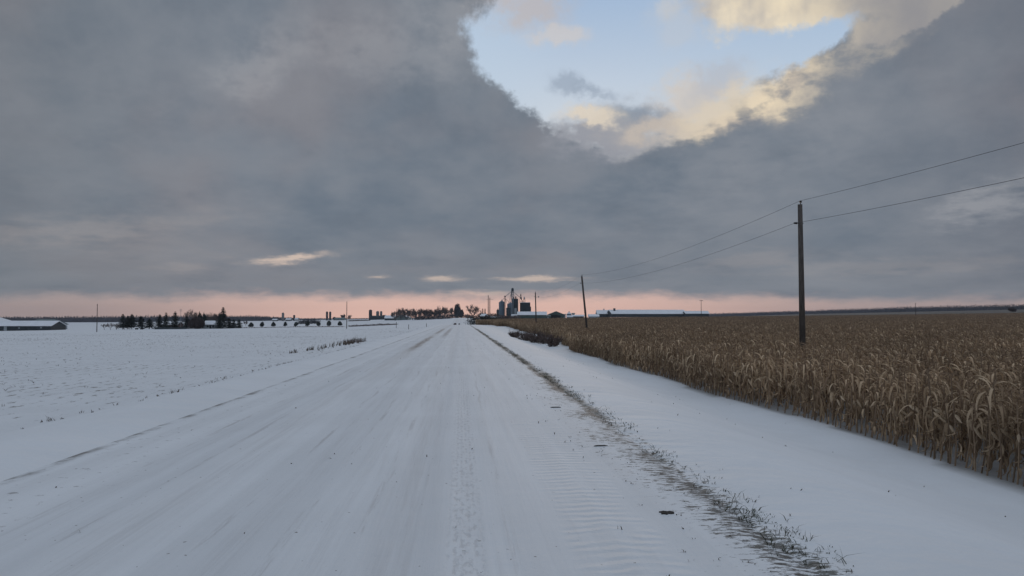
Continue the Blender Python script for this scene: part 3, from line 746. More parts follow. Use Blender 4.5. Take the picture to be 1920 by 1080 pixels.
def plant(name, label, cat, px, D, hw, kind, seed, group=None, mt=None, dz=0, **kw):
    h, w = hw[0]*D/FPX, hw[1]*D/FPX                 # asked in photo pixels, built in metres
    if kind == 'bare': kw.setdefault('rmin', D*.00007)
    tr, cr = {'bare': bare_tree, 'conifer': conifer, 'bush': round_bush}[kind](h, w, seed, **kw)
    p = gat(px, D); t = thing(name, label, cat, (p.x, p.y, p.z+dz), 0, group)
    tr.build('trunk', M['bark'], t); cr.build('crown', mt or M['needles' if kind == 'conifer' else 'twig'], t)
    return t
# farmstead on the left
GF = 'spruces round the left farmstead'
fs = [(230, 29, 17, 'spruce on bare lower trunk, leftmost of the farmstead spruces', .18), (239, 25, 15, 'shorter spruce second from the left of the farmstead', .2), (247, 29, 19, 'broad spruce third from the left of the farmstead', .2),
      (264, 25, 18, 'thin spruce with wide open branches right of the first clump', .25), (280, 20, 19, 'low broad spruce with bare stem standing alone in the farmstead gap', .25), (299, 28, 17, 'spruce at the left end of the low dark wall', .04),
      (311, 32, 16, 'tall spruce with rounded top above the low dark wall', .04), (328, 33, 19, 'full dark spruce just left of the radio mast', .04), (350, 25, 17, 'spruce just right of the radio mast', .04),
      (418, 40, 20, 'tallest spruce with a ragged spire right of the small house', .10), (430, 20, 19, 'broad dark spruce low against the tallest one', .03), (438, 17, 14, 'short spruce near the right end of the farmstead', .03), (448, 17, 12, 'small pointed spruce at the right end of the farmstead', .10), (412, 27, 24, 'wide spruce hiding the right side of the small house', .02)]
for i, (px, h, w_, lb, bs) in enumerate(fs):
    plant('spruce_tree', lb, 'spruce', px, 398+(i*7 % 13), (h, w_*1.3), 'conifer', 40+i, GF, base=bs, leaf=.46, sharp=.75)
for i, (px, h) in enumerate(((374.5, 32), (383, 31))):
    plant('columnar_tree', ['dark narrow rounded evergreen left of its twin in the farmstead', 'dark narrow rounded evergreen beside the small house roof'][i], 'evergreen', px, 405, (h, 11), 'bush', 70+i, 'twin narrow evergreens', M['needles'], n=2600, leaf=.34, cone=.35)
plant('bare_tree', 'wide bare tree standing above the brown thicket', 'bare tree', 361, 418, (37, 24), 'bare', 81, 'bare trees of the farmstead', dens=1.3)
plant('bare_tree', 'faint bare tree between the narrow evergreens and the tallest spruce', 'bare tree', 393, 425, (33, 18), 'bare', 82, 'bare trees of the farmstead')
plant('bare_tree', 'rounded bare tree just left of the tallest spruce', 'bare tree', 407, 425, (32, 20), 'bare', 83, 'bare trees of the farmstead', dens=1.3)
plant('thicket', 'dense brown leafless thicket in the middle of the farmstead', 'thicket', 367, 396, (25, 36), 'bush', 84, None, M['redtwig'], n=9000, leaf=.42)
for i, (px, lb) in enumerate(((195.5, 'young bare tree, leftmost of three near the thin pole'), (207, 'young bare tree, middle of three near the thin pole'), (218.5, 'young bare tree, nearest to the farmstead spruces'))):
    plant('young_tree', lb, 'young tree', px, 380, (13, 11), 'bare', 90+i, 'young bare trees left of the spruces', dens=.8, rt=.10)
p = gat(338.5, 402); t = thing('radio_mast', 'thin radio mast with a small aerial rising above the spruces', 'mast', p)
MB().tube([(0, 0, -.3), (0, 0, 10.2)], [.13, .07], 6).build('mast_pole', M['steel'], t)
am = MB(); [am.box((0, 0, z), (w_, .08, .10)) for z, w_ in ((9.9, 1.1), (9.3, 1.5), (8.8, .9))]; am.build('aerial', M['steel'], t)
# clipped round shrubs in a row
RS = [(471, 'second '), (492, ''), (513, ''), (535, ''), (555, ''), (576, ''), (597, ''), (617, ''), (637, '')]
ordn = ['leftmost', 'second', 'third', 'fourth', 'fifth', 'sixth', 'seventh', 'eighth', 'rightmost']
for i, (px, _) in enumerate(RS):
    sz = [(9.5, 13), (9.5, 11), (10, 12.5), (9.5, 9.5), (9, 10), (8.5, 11), (8.5, 10), (10.5, 12), (9, 13)][i]
    plant('round_shrub', f'dark rounded evergreen shrub, {ordn[i]} of the nine in a row on the snow', 'shrub', px, 468, sz, 'bush', 100+i, 'round shrubs in a row left of the road', M['cedar'], n=1500, leaf=.32, cone=.9 if i in (0, 2, 3, 8) else .3)
plant('young_tree', 'pale faint bare sapling left of the row of round shrubs', 'young tree', 461, 450, (13, 7), 'bare', 120, None, dens=.9, rt=.08)
# trees left of the road far off
TL = [(741, 20, 15), (752, 23, 13), (763, 18, 14), (773, 21, 17), (783, 19, 14), (793, 20, 15), (803, 19, 15), (813, 19, 14), (822, 20, 13), (829, 24, 14), (839, 22, 12), (848, 20, 12)]
oT = ['leftmost', 'second', 'third', 'fourth', 'fifth', 'sixth', 'seventh', 'eighth', 'ninth', 'tenth', 'eleventh', 'rightmost']
for i, (px, h, w_) in enumerate(TL):
    plant('bare_tree', f'bare brown tree, {oT[i]} of the twelve in the row behind the grey barn', 'bare tree', px, 720+(i*37 % 40), (h+1.5, w_*1.2), 'bare', 130+i, 'bare trees in the row left of the road', dens=1.4, rt=.34, trunk=.07)
plant('dense_tree', 'dense dark tree at the end of the bare row beside the road', 'tree', 857, 700, (27, 20), 'bush', 150, None, M['wood_far'], n=5200, leaf=.62, cone=.4)
plant('dense_tree', 'lower dark tree right beside the snowy road', 'tree', 866, 740, (16, 12), 'bush', 151, None, M['wood_far'], n=2600, leaf=.6, cone=.5)
plant('bare_tree', 'large bare tree with a round spreading crown right of the road', 'bare tree', 887.5, 520, (32, 22), 'bare', 160, None, dens=1.3, rt=.40, trunk=.26)
# hedges and thickets, each one mass
def hedge(name, label, pts, n, h, w_, mt, leaf=.5, seed=1, kind='hedge', thin=False):
    """row of tangled twigs between ground points"""
    rd = np.random.default_rng(seed); P = np.array([[p.x, p.y] for p in pts]); seg = np.linalg.norm(np.diff(P, axis=0), axis=1); cs = np.concatenate([[0], np.cumsum(seg)])
    s = rd.uniform(0, cs[-1], n); X = np.interp(s, cs, P[:, 0])+rd.normal(0, w_/3, n); Y = np.interp(s, cs, P[:, 1])+rd.normal(0, w_/3, n)
    hh = np.interp(s, np.linspace(0, cs[-1], len(h)), h) if hasattr(h, '__len__') else np.full(n, h)
    bump = .78+.14*np.sin(s/cs[-1]*37+seed)+.12*np.sin(s/cs[-1]*91+seed*2)+.08*np.sin(s/cs[-1]*211)
    z0 = terr(X, Y); zz = rd.random(n)**.8*hh*bump
    a = rd.normal(0, 1, (n, 3)); a /= np.linalg.norm(a, axis=1)[:, None]
    if thin: a[:, 2] = np.abs(a[:, 2])+1.6; a /= np.linalg.norm(a, axis=1)[:, None]
    b = np.cross(a, rd.normal(0, 1, (n, 3))); b /= np.linalg.norm(b, axis=1)[:, None]
    c = np.stack([X, Y, z0+zz*(.05 if thin else 1)], 1); L = leaf*rd.uniform(.5, 1.3, n)[:, None]; wd = .05 if thin else .4
    if thin: L = L*np.clip(hh*bump, .05, None)[:, None]
    V = np.stack([c-b*L*wd*.5, c+b*L*wd*.5, c+a*L+b*L*wd*.2, c+a*L-b*L*wd*.2], 1).reshape(-1, 3)
    F = np.arange(n*4).reshape(-1, 4); me = npmesh(name, V, F, mt); o = link(name, me)
    if kind == 'stuff': o['kind'] = 'stuff'
    tag(o, label, 'hedge' if kind == 'hedge' else kind if kind != 'stuff' else name.replace('_', ' '))
    return o
hedge('hedge', 'low dark hedge under the bare trees left of the road', [gat(778, 690), gat(855, 685)], 4200, 4.2, 6, M['wood_far'], .8, 3)
hedge('hedge', 'tangled dark hedge under the large bare tree right of the road', [gat(880, 350), gat(932, 350)], 3600, [5.4, 5.0, 3.6, 3.3, 3.0, 2.7], 3, M['cedar'], .5, 4)
hedge('hedge', 'dark brush between the twin poles and the grain bins', [gat(898, 600), gat(936, 600)], 2600, [4.6, 4.4, 4.8, 4.2], 5, M['darkweed'], .7, 5)
hedge('hedge', 'dark brush along the foot of the grain bins', [gat(934, 560), gat(972, 560)], 2400, [3.2, 2.6, 3.2], 4, M['darkweed'], .7, 6)
hedge('hedge', 'small dark clump of trees where the road meets the sky', [gat(872, 900), gat(884, 900)], 900, [3, 5.5, 3], 6, M['wood_far'], 1.0, 7)
for i, (px, h, w_, lb) in enumerate(((901.5, 17, 5, 'thin dark spruce left of the small snow roofed house'), (905, 20, 6, 'tallest of the three thin dark spruces by the snow roofed house'), (909.5, 20, 7, 'ragged dark spruce right behind the snow roofed house'), (928.5, 11, 5, 'small dark evergreen just left of the grain bins'))):
    plant('spruce_tree', lb, 'spruce', px, 610, (h, w_), 'conifer', 170+i, 'thin spruces right of the road', leaf=.4)

# far woods
def woods(name, label, line, hgt, n, seed, depth=90):
    rd = np.random.default_rng(seed); pts = [at(px, D, py) for px, py, D in line]
    P = np.array([[p.x, p.y, p.z] for p in pts]); seg = np.linalg.norm(np.diff(P[:, :2], axis=0), axis=1); cs = np.concatenate([[0], np.cumsum(seg)])
    s = rd.uniform(0, cs[-1], n); dd = rd.uniform(0, depth, n)
    X, Y, Zb = (np.interp(s, cs, P[:, k]) for k in range(3)); r = np.hypot(X, Y); X = X+X/r*dd; Y = Y+Y/r*dd
    hh = np.interp(s, cs, hgt); tree = np.floor(s/5.5)+np.floor(dd/6)*1000
    hv = .80+.30*((np.sin(tree*12.9898)*43758.5453) % 1); pos = (s/5.5) % 1-.5
    hv = hv*(1-.9*pos**2)
    zz = (rd.random(n)**.62)*hh*hv
    up = rd.random(n) < .35
    a = rd.normal(0, 1, (n, 3)); a[:, 2] = np.abs(a[:, 2])+np.where(up, 3, .3); a /= np.linalg.norm(a, axis=1)[:, None]
    b = np.cross(a, rd.normal(0, 1, (n, 3))); b /= np.linalg.norm(b, axis=1)[:, None]
    L = np.where(up, rd.uniform(2, 4.5, n), rd.uniform(.8, 2.2, n))[:, None]; wd = np.where(up, .10, .55)[:, None]
    c = np.stack([X, Y, Zb-1.2+np.maximum(0, zz-np.where(up, 2.5, .8))], 1)
    V = np.stack([c-b*L*wd*.5, c+b*L*wd*.5, c+a*L+b*L*wd*.25, c+a*L-b*L*wd*.25], 1).reshape(-1, 3)
    # dense heart of the wood
    k = 60; ss = np.linspace(0, cs[-1], k); hx = [np.interp(ss, cs, P[:, q]) for q in range(3)]; hz = np.interp(ss, cs, hgt)*.62
    off = len(V); W = []
    for o_ in (depth*.35, depth*.6):
        rr = np.hypot(hx[0], hx[1]); x = hx[0]+hx[0]/rr*o_; y = hx[1]+hx[1]/rr*o_
        W += [np.stack([x, y, hx[2]-4], 1), np.stack([x, y, hx[2]+hz], 1)]
    V = np.concatenate([V]+W); F = np.arange(n*4).reshape(-1, 4); idx = off+np.arange(4*k).reshape(4, k)
    hf = []
    for a_, b_ in ((0, 1), (1, 3), (3, 2)):
        hf.append(np.stack([idx[a_, :-1], idx[a_, 1:], idx[b_, 1:], idx[b_, :-1]], 1))
    F = np.concatenate([F]+hf); o = link(name, npmesh(name, V, F, M['wood_far'])); o['kind'] = 'stuff'; tag(o, label, 'woods')
woods('woods', 'long dark bare wood on the horizon behind the left farmstead', [(-160, 604, 1500), (60, 604, 1500), (350, 603, 1520), (470, 601, 1600), (560, 601, 1700)], [12, 12, 13.5, 12, 7], 26000, 11)
woods('woods', 'low thin line of far trees behind the silos left of the road', [(540, 601, 2000), (640, 600, 2100), (760, 599, 2200), (880, 598, 2300)], [8, 6, 6, 6], 9000, 12)
woods('woods', 'long dark wood along the rising horizon on the right', [(1318, 595, 2500), (1420, 592, 2300), (1540, 589.5, 2050), (1700, 586.5, 1750), (1930, 583, 1400), (2300, 581, 1300)], [14, 13, 13.5, 15.5, 14.5, 14], 42000, 13)
plant('bush', 'lone brown bush at the far right edge of the corn near the woods', 'bush', 1899, 640, (9, 17), 'bush', 180, None, M['redtwig'], n=1500, leaf=.6, dz=.9)

# ---------------------------------------------------------------- buildings
def gable(name, label, cat, px0, px1, D, wall, roofh, depth, wm, rm, group=None, rz=0.0, gable_front=False, eave=.5, base=None, windows=(), doors=(), vents=(), dz=0.0, lift=0):
    """wall / roofh in metres; px0-px1 the span seen in the photo"""
    p0, p1 = gat(px0, D), gat(px1, D); W = (p1-p0).length; c = (p0+p1)/2
    ang = math.atan2((p1-p0).y, (p1-p0).x)+rz
    t = thing(name, label, cat, (c.x, c.y, c.z+lift), ang, group)
    hw, hd = W/2, depth/2
    mb = MB()
    if gable_front:
        vs = [(-hw, -hd, -1), (hw, -hd, -1), (hw, -hd, wall), (0, -hd, wall+roofh), (-hw, -hd, wall), (-hw, hd, -1), (hw, hd, -1), (hw, hd, wall), (0, hd, wall+roofh), (-hw, hd, wall)]
        mb.add(vs, [(0, 1, 2, 3, 4), (9, 8, 7, 6, 5), (1, 6, 7, 2), (0, 4, 9, 5)])
        rf = MB(); e = eave; T = .25; sl = roofh/hw
        for s in (-1, 1):
            a = [(0, -hd-e, wall+roofh), (s*(hw+e), -hd-e, wall-sl*e), (s*(hw+e), hd+e, wall-sl*e), (0, hd+e, wall+roofh)]
            rf.add(a+[(x, y, z+T) for x, y, z in a], [(0, 1, 2, 3), (7, 6, 5, 4), (0, 4, 5, 1), (1, 5, 6, 2), (2, 6, 7, 3)])
    else:
        vs = [(-hw, -hd, -1), (-hw, hd, -1), (-hw, hd, wall), (-hw, 0, wall+roofh), (-hw, -hd, wall), (hw, -hd, -1), (hw, hd, -1), (hw, hd, wall), (hw, 0, wall+roofh), (hw, -hd, wall)]
        mb.add(vs, [(4, 3, 2, 1, 0), (5, 6, 7, 8, 9), (0, 5, 9, 4), (1, 2, 7, 6)])
        rf = MB(); e = eave; T = .25; sl = roofh/hd
        for s in (-1, 1):
            a = [(-hw-e, 0, wall+roofh), (-hw-e, s*(hd+e), wall-sl*e), (hw+e, s*(hd+e), wall-sl*e), (hw+e, 0, wall+roofh)]
            rf.add(a+[(x, y, z+T) for x, y, z in a], [(0, 1, 2, 3), (7, 6, 5, 4), (0, 4, 5, 1), (1, 5, 6, 2), (2, 6, 7, 3)])
    mb.build('wall', wm, t); rf.build('roof', rm, t)
    for (fx, z, w_, h_, m_) in windows: MB().box((fx*hw, -hd-.04, z), (w_, .10, h_)).build('window', m_, t)
    for (fx, w_, h_, m_) in doors: MB().box((fx*hw, -hd-.05, h_/2), (w_, .12, h_)).build('door', m_, t)
    for (fx, fy, w_, h_, m_) in vents:
        zc = wall+roofh*(1-abs(fy))+h_/2-.2; MB().box((fx*hw, fy*hd, zc), (w_, w_, h_)).box((fx*hw, fy*hd, zc+h_/2+.1), (w_*1.3, w_*1.3, .2)).build('roof_vent', m_, t)
    return t, c, W
PW = M['palewall']
gable('long_barn', 'long low dark barn with a snow covered roof at the left edge of the field', 'barn', -90, 107, 415, 2.5, 2.4, 15, M['barn'], M['snowroof'],
      windows=[(.95-.13, 1.6, .9, .8, PW), (.42, 1.4, .6, .7, PW), (.03, 1.3, .7, .8, PW)], doors=[(.17, 1.5, 2.2, PW)], rz=.05)
gable('barn', 'second barn with dark gable behind the long dark barn', 'barn', 60, 114, 445, 3.0, 2.6, 14, PW, M['greyroof'], rz=-.5)
gable('barn', 'barn with a grey gable rising behind the long barn at the left edge', 'barn', -60, 20, 450, 3.6, 3.4, 18, M['greyroof'], M['snowroof'], gable_front=True)
gable('house', 'small pale grey house with snow covered roof among the farmstead spruces', 'house', 387, 413, 402, 2.2, 1.6, 8, PW, M['snowroof'], windows=[(-.4, 1.2, .9, .9, M['opening']), (.4, 1.2, .9, .9, M['opening'])], doors=[(0, .9, 1.9, M['opening'])])
gable('house', 'mostly hidden house with snow patched roof behind the farmstead spruces', 'house', 305, 338, 420, 2.2, 1.6, 8, M['redbrown'], M['snowroof'])
p0, p1 = gat(290, 390), gat(349, 390); o = MB().box(((p0.x+p1.x)/2, (p0.y+p1.y)/2, (p0.z+p1.z)/2+.45), ((p1-p0).length, .5, 1.1), math.atan2((p1-p0).y, (p1-p0).x)).build('low_wall', M['barn'])
tag(o, 'low dark wall in front of the farmstead spruces', 'wall')
def wagon(px, D, L, h, lb):
    p = gat(px, D); t = thing('flat_wagon', lb, 'wagon', p, -.05)
    MB().box((0, 0, .65), (L, 1.8, .22)).box((L*.36, 0, 1.0), (L*.22, 1.6, .5)).build('bed', M['barn'], t)
    for sx in (-.33, .33):
        for sy in (-.8, .8):
            MB().tube([(sx*L, sy-.1, .33), (sx*L, sy+.1, .33)], .36, 12).build('wheel', M['tyre'], t)
wagon(261, 385, 3.7, .6, 'low dark flat wagon parked on the snow between the spruces')
# silos on the far left of the road
def silo(px, D, wpx, toppy, label, mt, dome=True, group='tall silos left of the road', cap=None):
    p = gat(px, D); tp = at(px, D, toppy).z-p.z; r = wpx*D/FPX/2
    t = thing('silo', label, 'silo', p, 0, group)
    hb = tp-(r*.75 if dome else 0)
    MB().lathe([(r, -1), (r, hb)], 24).build('cylinder_wall', mt, t, smooth=True)
    rings = MB()
    for i in range(int(hb/1.2)): rings.lathe([(r+.04, i*1.2), (r+.04, i*1.2+.12)], 24)
    rings.build('hoops', mt, t)
    MB().lathe([(r*1.03, hb+.004), (r*.92, hb+r*.35), (r*.6, hb+r*.62), (.1, hb+r*.75)] if dome else [(r*1.02, hb+.004), (r*1.02, hb+.2), (.1, hb+.3)], 24).build('dome' if dome else 'lid', cap or mt, t, smooth=dome)
    MB().box((r*.3, -r-.25, hb/2), (.6, .5, hb)).build('chute', mt, t)
silo(530.5, 1300, 4.5, 586, 'pale round topped silo, leftmost of the far silos', M['concrete'])
silo(551.5, 1350, 3.8, 590.5, 'small dark silo right of the pale round topped silo', M['darkconc'], group='tall silos left of the road')
silo(613, 1150, 4.0, 584, 'left one of two matching dark silos standing close together', M['darkconc'])
silo(619, 1150, 4.0, 584, 'right one of two matching dark silos standing close together', M['darkconc'])
silo(694.6, 960, 6.2, 580.5, 'tallest dark silo left of the paired grey silos', M['darkconc'])
silo(708, 960, 5.6, 583, 'grey silo beside the tallest dark silo', M['concrete'])
silo(714.6, 960, 4.4, 583.2, 'slimmer grey silo right of the other grey silo', M['concrete'])
silo(720.5, 958, 6.5, 591, 'short dark silo right of the grey silos', M['darkconc'], dome=False)
gable('shed', 'low dark shed joining the foot of the tallest silo and the grey silos', 'shed', 696, 718, 950, 3.2, 1.5, 10, M['barn'], M['barn'])
gable('barn', 'barn with a long snow covered roof beside the short dark silo', 'barn', 723, 748, 800, 2.0, 2.6, 12, M['barn'], M['snowroof'])
gable('barn', 'grey green barn with its gable facing the road beneath the bare trees', 'barn', 743, 768, 780, 2.6, 2.6, 26, M['greyroof'], M['snowroof'], gable_front=True, eave=.3)
gable('barn', 'low barn with a grey green roof beside the pole in the left field', 'barn', 629, 647, 1100, 1.6, 2.0, 12, M['greyroof'], M['greyroof'])
gable('shed', 'small far shed with a snow roof left of the pale silo', 'shed', 512, 520, 1320, 1.8, 1.8, 9, M['barn'], M['snowroof'])
gable('shed', 'small far shed with a snow roof between the two leftmost silos', 'shed', 537, 546, 1320, 2.2, 2.2, 9, M['barn'], M['snowroof'])
gable('shed', 'small far pale shed right of the small dark silo', 'shed', 554, 559, 1340, 2.6, 2.0, 9, PW, M['snowroof'])
plant('bare_tree', 'dark small tree beside the paired dark silos', 'bare tree', 627, 1140, (7, 8), 'bush', 190, None, M['wood_far'], n=700, leaf=.8)
plant('bare_tree', 'dark rounded tree behind the pole in the left field', 'bare tree', 643, 1160, (12, 8), 'bare', 191, None, dens=1.2, trunk=.08)
plant('bare_tree', 'bare tree right of the pole in the left field', 'bare tree', 655, 1150, (10, 6), 'bare', 192, None, dens=1.1, trunk=.08)
hedge('hedge', 'dark hedge behind the right half of the row of round shrubs', [gat(560, 640), gat(596, 650)], 1800, [3, 4.5, 3.4], 4, M['wood_far'], .8, 21)
hedge('dry_grass_bank', 'thin dark line of dry grass across the snow right of the left field pole', [gat(655, 400), gat(744, 430)], 2200, [.9, .8, 1.0, .5], 2, M['darkweed'], .4, 22, kind='stuff')
hedge('dry_grass_bank', 'thin dark line of dry grass beneath the row of round shrubs', [gat(445, 405), gat(560, 425), gat(645, 400)], 2200, [.35, .3, .3, .4], 1.5, M['darkweed'], .35, 23, kind='stuff')
hedge('dry_grass_bank', 'far dark strip of brush on the snow behind the left field pole', [gat(655, 800), gat(692, 820)], 900, [1.2, 1.0], 4, M['darkweed'], .8, 24, kind='stuff')

# grain elevator right of the road
DE = 640
def mpx(v, D=DE): return v*D/FPX
def gbin(px, wpx, eavepy, peakpy, label, mt, D=DE, snow=False, rungs=True):
    p = gat(px, D); r = mpx(wpx, D)/2; he = at(px, D, eavepy).z-p.z; hp = at(px, D, peakpy).z-p.z
    t = thing('grain_bin', label, 'grain bin', p, 0, 'grain bins of the elevator')
    prof = [(r, -1)]
    k = int(he/.85)
    for i in range(k): prof += [(r+.05, he*(i+.25)/k), (r, he*(i+.75)/k)]
    prof.append((r, he))
    MB().lathe(prof, 28).build('bin_wall', mt, t)
    MB().lathe([(r*1.04, he+.005), (r*.15, hp), (.01, hp+.05)], 28).build('cone_roof', M['snowroof'] if snow else mt, t)
    MB().lathe([(.35, hp-.2), (.35, hp+.5), (.1, hp+.7)], 10).build('roof_cap', mt, t)
    if rungs: MB().box((r*.75, -r*.75, he/2), (.35, .35, he), .8).build('ladder', M['darksteel'], t)
    return p
gbin(941, 11.2, 567, 563.5, 'tall silver grey grain bin, leftmost large bin', M['bluesteel'])
gbin(933.6, 5.0, 581.5, 580, 'narrow dark bin half hidden at the left of the silver bin', M['darksteel'], D=655, rungs=False)
gbin(957.5, 13, 570.5, 567, 'blue grey bin with pointed roof behind the dark tower', M['bluesteel'], D=665)
gbin(953.3, 8.5, 577.5, 576.3, 'short dark bin in front of the blue grey bin', M['darksteel'], D=625)
p = gat(966, DE-8); hgt = at(966, DE-8, 560).z-p.z; t = thing('storage_tower', 'tall dark rectangular tower in the middle of the grain elevator', 'tower', p, -.06)
MB().box((0, 0, hgt/2-.5), (mpx(10.8), 5.0, hgt+1)).build('tower_body', M['darksteel'], t)
rb = MB(); [rb.box((-mpx(10.8)/2+.3+i*.75, -2.55, hgt/2), (.08, .10, hgt)) for i in range(7)]; rb.build('siding_ribs', M['darksteel'], t)
rl = MB()
for i in range(7): rl.box((-mpx(10)/2+i*.72, -2.3, hgt+.6), (.07, .07, 1.1))
rl.box((0, -2.3, hgt+1.1), (mpx(10.4), .07, .07)).box((.5, 0, hgt+.9), (.9, .9, 1.8)).box((-1.0, .4, hgt+.7), (.6, .6, 1.4)); rl.build('roof_railing', M['darksteel'], t)
MB().box((mpx(0.5), -2.75, at(966, DE, 585.3).z-p.z), (mpx(4.2), .3, mpx(14))).build('pale_panel', M['palewall'], t)
# square dark bin block with gear on top
p = gat(984.5, DE+4); hgt = at(984.5, DE, 567.5).z-p.z; t = thing('storage_block', 'wide dark square storage block at the right end of the elevator', 'storage block', p, -.05)
MB().box((0, 0, hgt/2-.5), (mpx(19), 8, hgt+1)).build('block_body', M['darksteel'], t)
rb = MB(); [rb.box((-mpx(19)/2+.3+i*.92, -4.05, hgt/2), (.08, .10, hgt)) for i in range(9)]; [rb.box((0, -4.06, z), (mpx(19), .10, .08)) for z in (hgt*.3, hgt*.55, hgt*.8)]; rb.build('siding_ribs', M['darksteel'], t)
MB().box((.2, 0, hgt+.17), (mpx(18.4), 7.7, .34)).build('roof_snow', M['snowroof'], t)
MB().box((mpx(9.5)+.35, .5, hgt*.38), (.7, 5, hgt*.76)).build('side_duct', M['darksteel'], t)
def lattice(mb, c, w0, w1, z0, z1, r=.05):
    for sx in (-1, 1):
        for sy in (-1, 1): mb.tube([(c[0]+sx*w0/2, c[1]+sy*w0/2, z0), (c[0]+sx*w1/2, c[1]+sy*w1/2, z1)], r, 4)
    n = max(2, int((z1-z0)/1.5))
    for i in range(n):
        a, b = i/n, (i+1)/n; wa, wb = w0+(w1-w0)*a, w0+(w1-w0)*b; za, zb = z0+(z1-z0)*a, z0+(z1-z0)*b
        for sy in (-1, 1): mb.tube([(c[0]-wa/2, c[1]+sy*wa/2, za), (c[0]+wb/2, c[1]+sy*wb/2, zb)], r*.7, 4); mb.tube([(c[0]+wa/2, c[1]+sy*wa/2, za), (c[0]-wb/2, c[1]+sy*wb/2, zb)], r*.7, 4)
sf = MB(); lattice(sf, (-mpx(8), 0), 2.4, .7, hgt, hgt+mpx(13.5), .09); lattice(sf, (-mpx(1.5), 0), 1.6, 1.2, hgt, hgt+mpx(8), .08)
sf.tube([(-mpx(8), 0, hgt+mpx(9)), (-mpx(3.5), 0, hgt+.3)], .22, 6); sf.build('support_frame', M['darksteel'], t)
MB().box((-mpx(8), 0, hgt+mpx(14)), (.8, .8, 1.6)).box((-mpx(8), 0, hgt+mpx(16.5)), (.18, .18, 1.4)).box((-mpx(8), 0, hgt+mpx(9)), (1.6, 1.2, 1.2)).build('distributor', M['darksteel'], t)
MB().box((-mpx(1.5), 0, hgt+mpx(8.5)), (1.1, 1.0, 1.2)).lathe([(.5, 0), (.1, .6)], 10, (-mpx(1.5), 0, hgt+mpx(10))).build('cyclone', M['steel'], t)
# bucket elevator leg with head and spouts
p = gat(961, DE-14); t = thing('bucket_elevator', 'tall bucket elevator with a rounded dark head, highest point of the grain elevator', 'bucket elevator', p)
zt = at(961, DE-14, 540).z-p.z
MB().box((-.45, 0, zt/2-.8), (.45, .5, zt)).box((.45, 0, zt/2-.8), (.45, .5, zt)).build('leg_casing', M['steel'], t)
lt = MB(); lattice(lt, (0, .9), 1.7, 1.4, zt*.55, zt-2.5, .06); lt.build('lattice_frame', M['darksteel'], t)
hd = MB(); n = 12
prof = [(-.95, zt-2.6), (.95, zt-2.6)]+[(.95*math.cos(math.pi*i/n), zt-.95+.95*math.sin(math.pi*i/n)) for i in range(n+1)]
prof = [(x, z) for x, z in prof]; vs = [(x, -.8, z) for x, z in prof]+[(x, .8, z) for x, z in prof]; m_ = len(prof)
hd.add(vs, [tuple(range(m_)), tuple(range(2*m_-1, m_-1, -1))]+[(i, i+m_, (i+1) % m_+m_, (i+1) % m_) for i in range(m_)]); hd.build('head', M['darksteel'], t)
MB().box((0, 0, zt-3.6), (2.6, 2.2, .15)).box((0, 0, zt-3.0), (2.6, .06, .06)).box((0, -1.1, zt-2.7), (2.6, .06, .06)).build('platform', M['darksteel'], t)
def spout(x0, y0, x1, y1, r=.20, dd=0):
    a, b = at(x0, DE-14+dd, y0), at(x1, DE+dd, y1); MB().tube([a-p, b-p], r, 6).build('spout', M['steel'], t)
spout(959.5, 546, 947, 556.5); spout(958.5, 549, 953.5, 569, .16); spout(961, 546, 975.5, 558); spout(961.5, 549, 968, 560, .13); spout(958.8, 548, 957, 567.5, .12)
p2 = gat(946.9, DE-12); t2 = thing('bucket_elevator', 'shorter slim elevator leg right beside the silver bin', 'bucket elevator', p2); z2 = at(946.9, DE-12, 556).z-p2.z
MB().box((-.32, 0, z2/2-.6), (.32, .4, z2)).box((.32, 0, z2/2-.6), (.32, .4, z2)).build('leg_casing', M['redbrown'], t2)
MB().box((0, 0, z2+.1), (1.2, .9, 1.2), taper=.7).build('head', M['darksteel'], t2)
for (x0, y0, x1, y1) in ((946, 558, 940.8, 564.5), (947.5, 559, 953.2, 576.5), (947.3, 560, 957, 568)):
    a, b = at(x0, DE-12, y0), at(x1, DE-2, y1); MB().tube([a-p2, b-p2], .15, 6).build('spout', M['steel'], t2)
gable('shed', 'low snow roofed lean-to shed at the foot of the dark tower', 'shed', 960, 972, 610, 1.6, 1.8, 6, PW, M['snowroof'])
gable('long_shed', 'long green walled shed with a snow covered roof right of the grain elevator', 'shed', 971, 1024, 600, 2.5, 2.3, 14, M['greenwall'], M['snowroof'], windows=[(-.98, 1.2, .4, 2.4, PW)], rz=-.03, lift=.6)
gable('machine_shed', 'green roofed machine shed with gable front and dark open bay', 'shed', 1028, 1056, 640, 2.6, 2.4, 18, M['greenwall'], M['greyroof'], gable_front=True, lift=.6, doors=[(-.25, 5.2, 2.4, M['opening']), (.35, 2.6, 1.9, M['opening'])])
gable('shed', 'small low annex at the left of the machine shed', 'shed', 1024, 1031, 625, 1.9, .8, 6, M['greenwall'], M['greyroof'], doors=[(-.1, .9, 1.4, PW)])
gable('shed', 'pale flat annex at the right of the machine shed', 'shed', 1052, 1060, 650, 2.9, .5, 8, PW, M['greyroof'], windows=[(0, 1.9, 1.8, .9, M['bluesteel'])])
gbin(1067, 9, 588.5, 585, 'squat snow capped bin right of the machine shed', M['bluesteel'], D=660, snow=True, rungs=False)
gable('shed', 'small pale shed roofed with snow below the squat bin', 'shed', 1063, 1073, 640, 1.3, .8, 6, PW, M['snowroof'])
gable('shed', 'low shed with a snow roof just left of the leaning pole', 'shed', 1073, 1094, 700, 1.6, 1.1, 8, M['barn'], M['snowroof'])
gable('shed', 'small dark hut on the low roofline between the squat bin and leaning pole', 'shed', 1073, 1077, 720, 3.8, .6, 4, M['barn'], M['greyroof'])
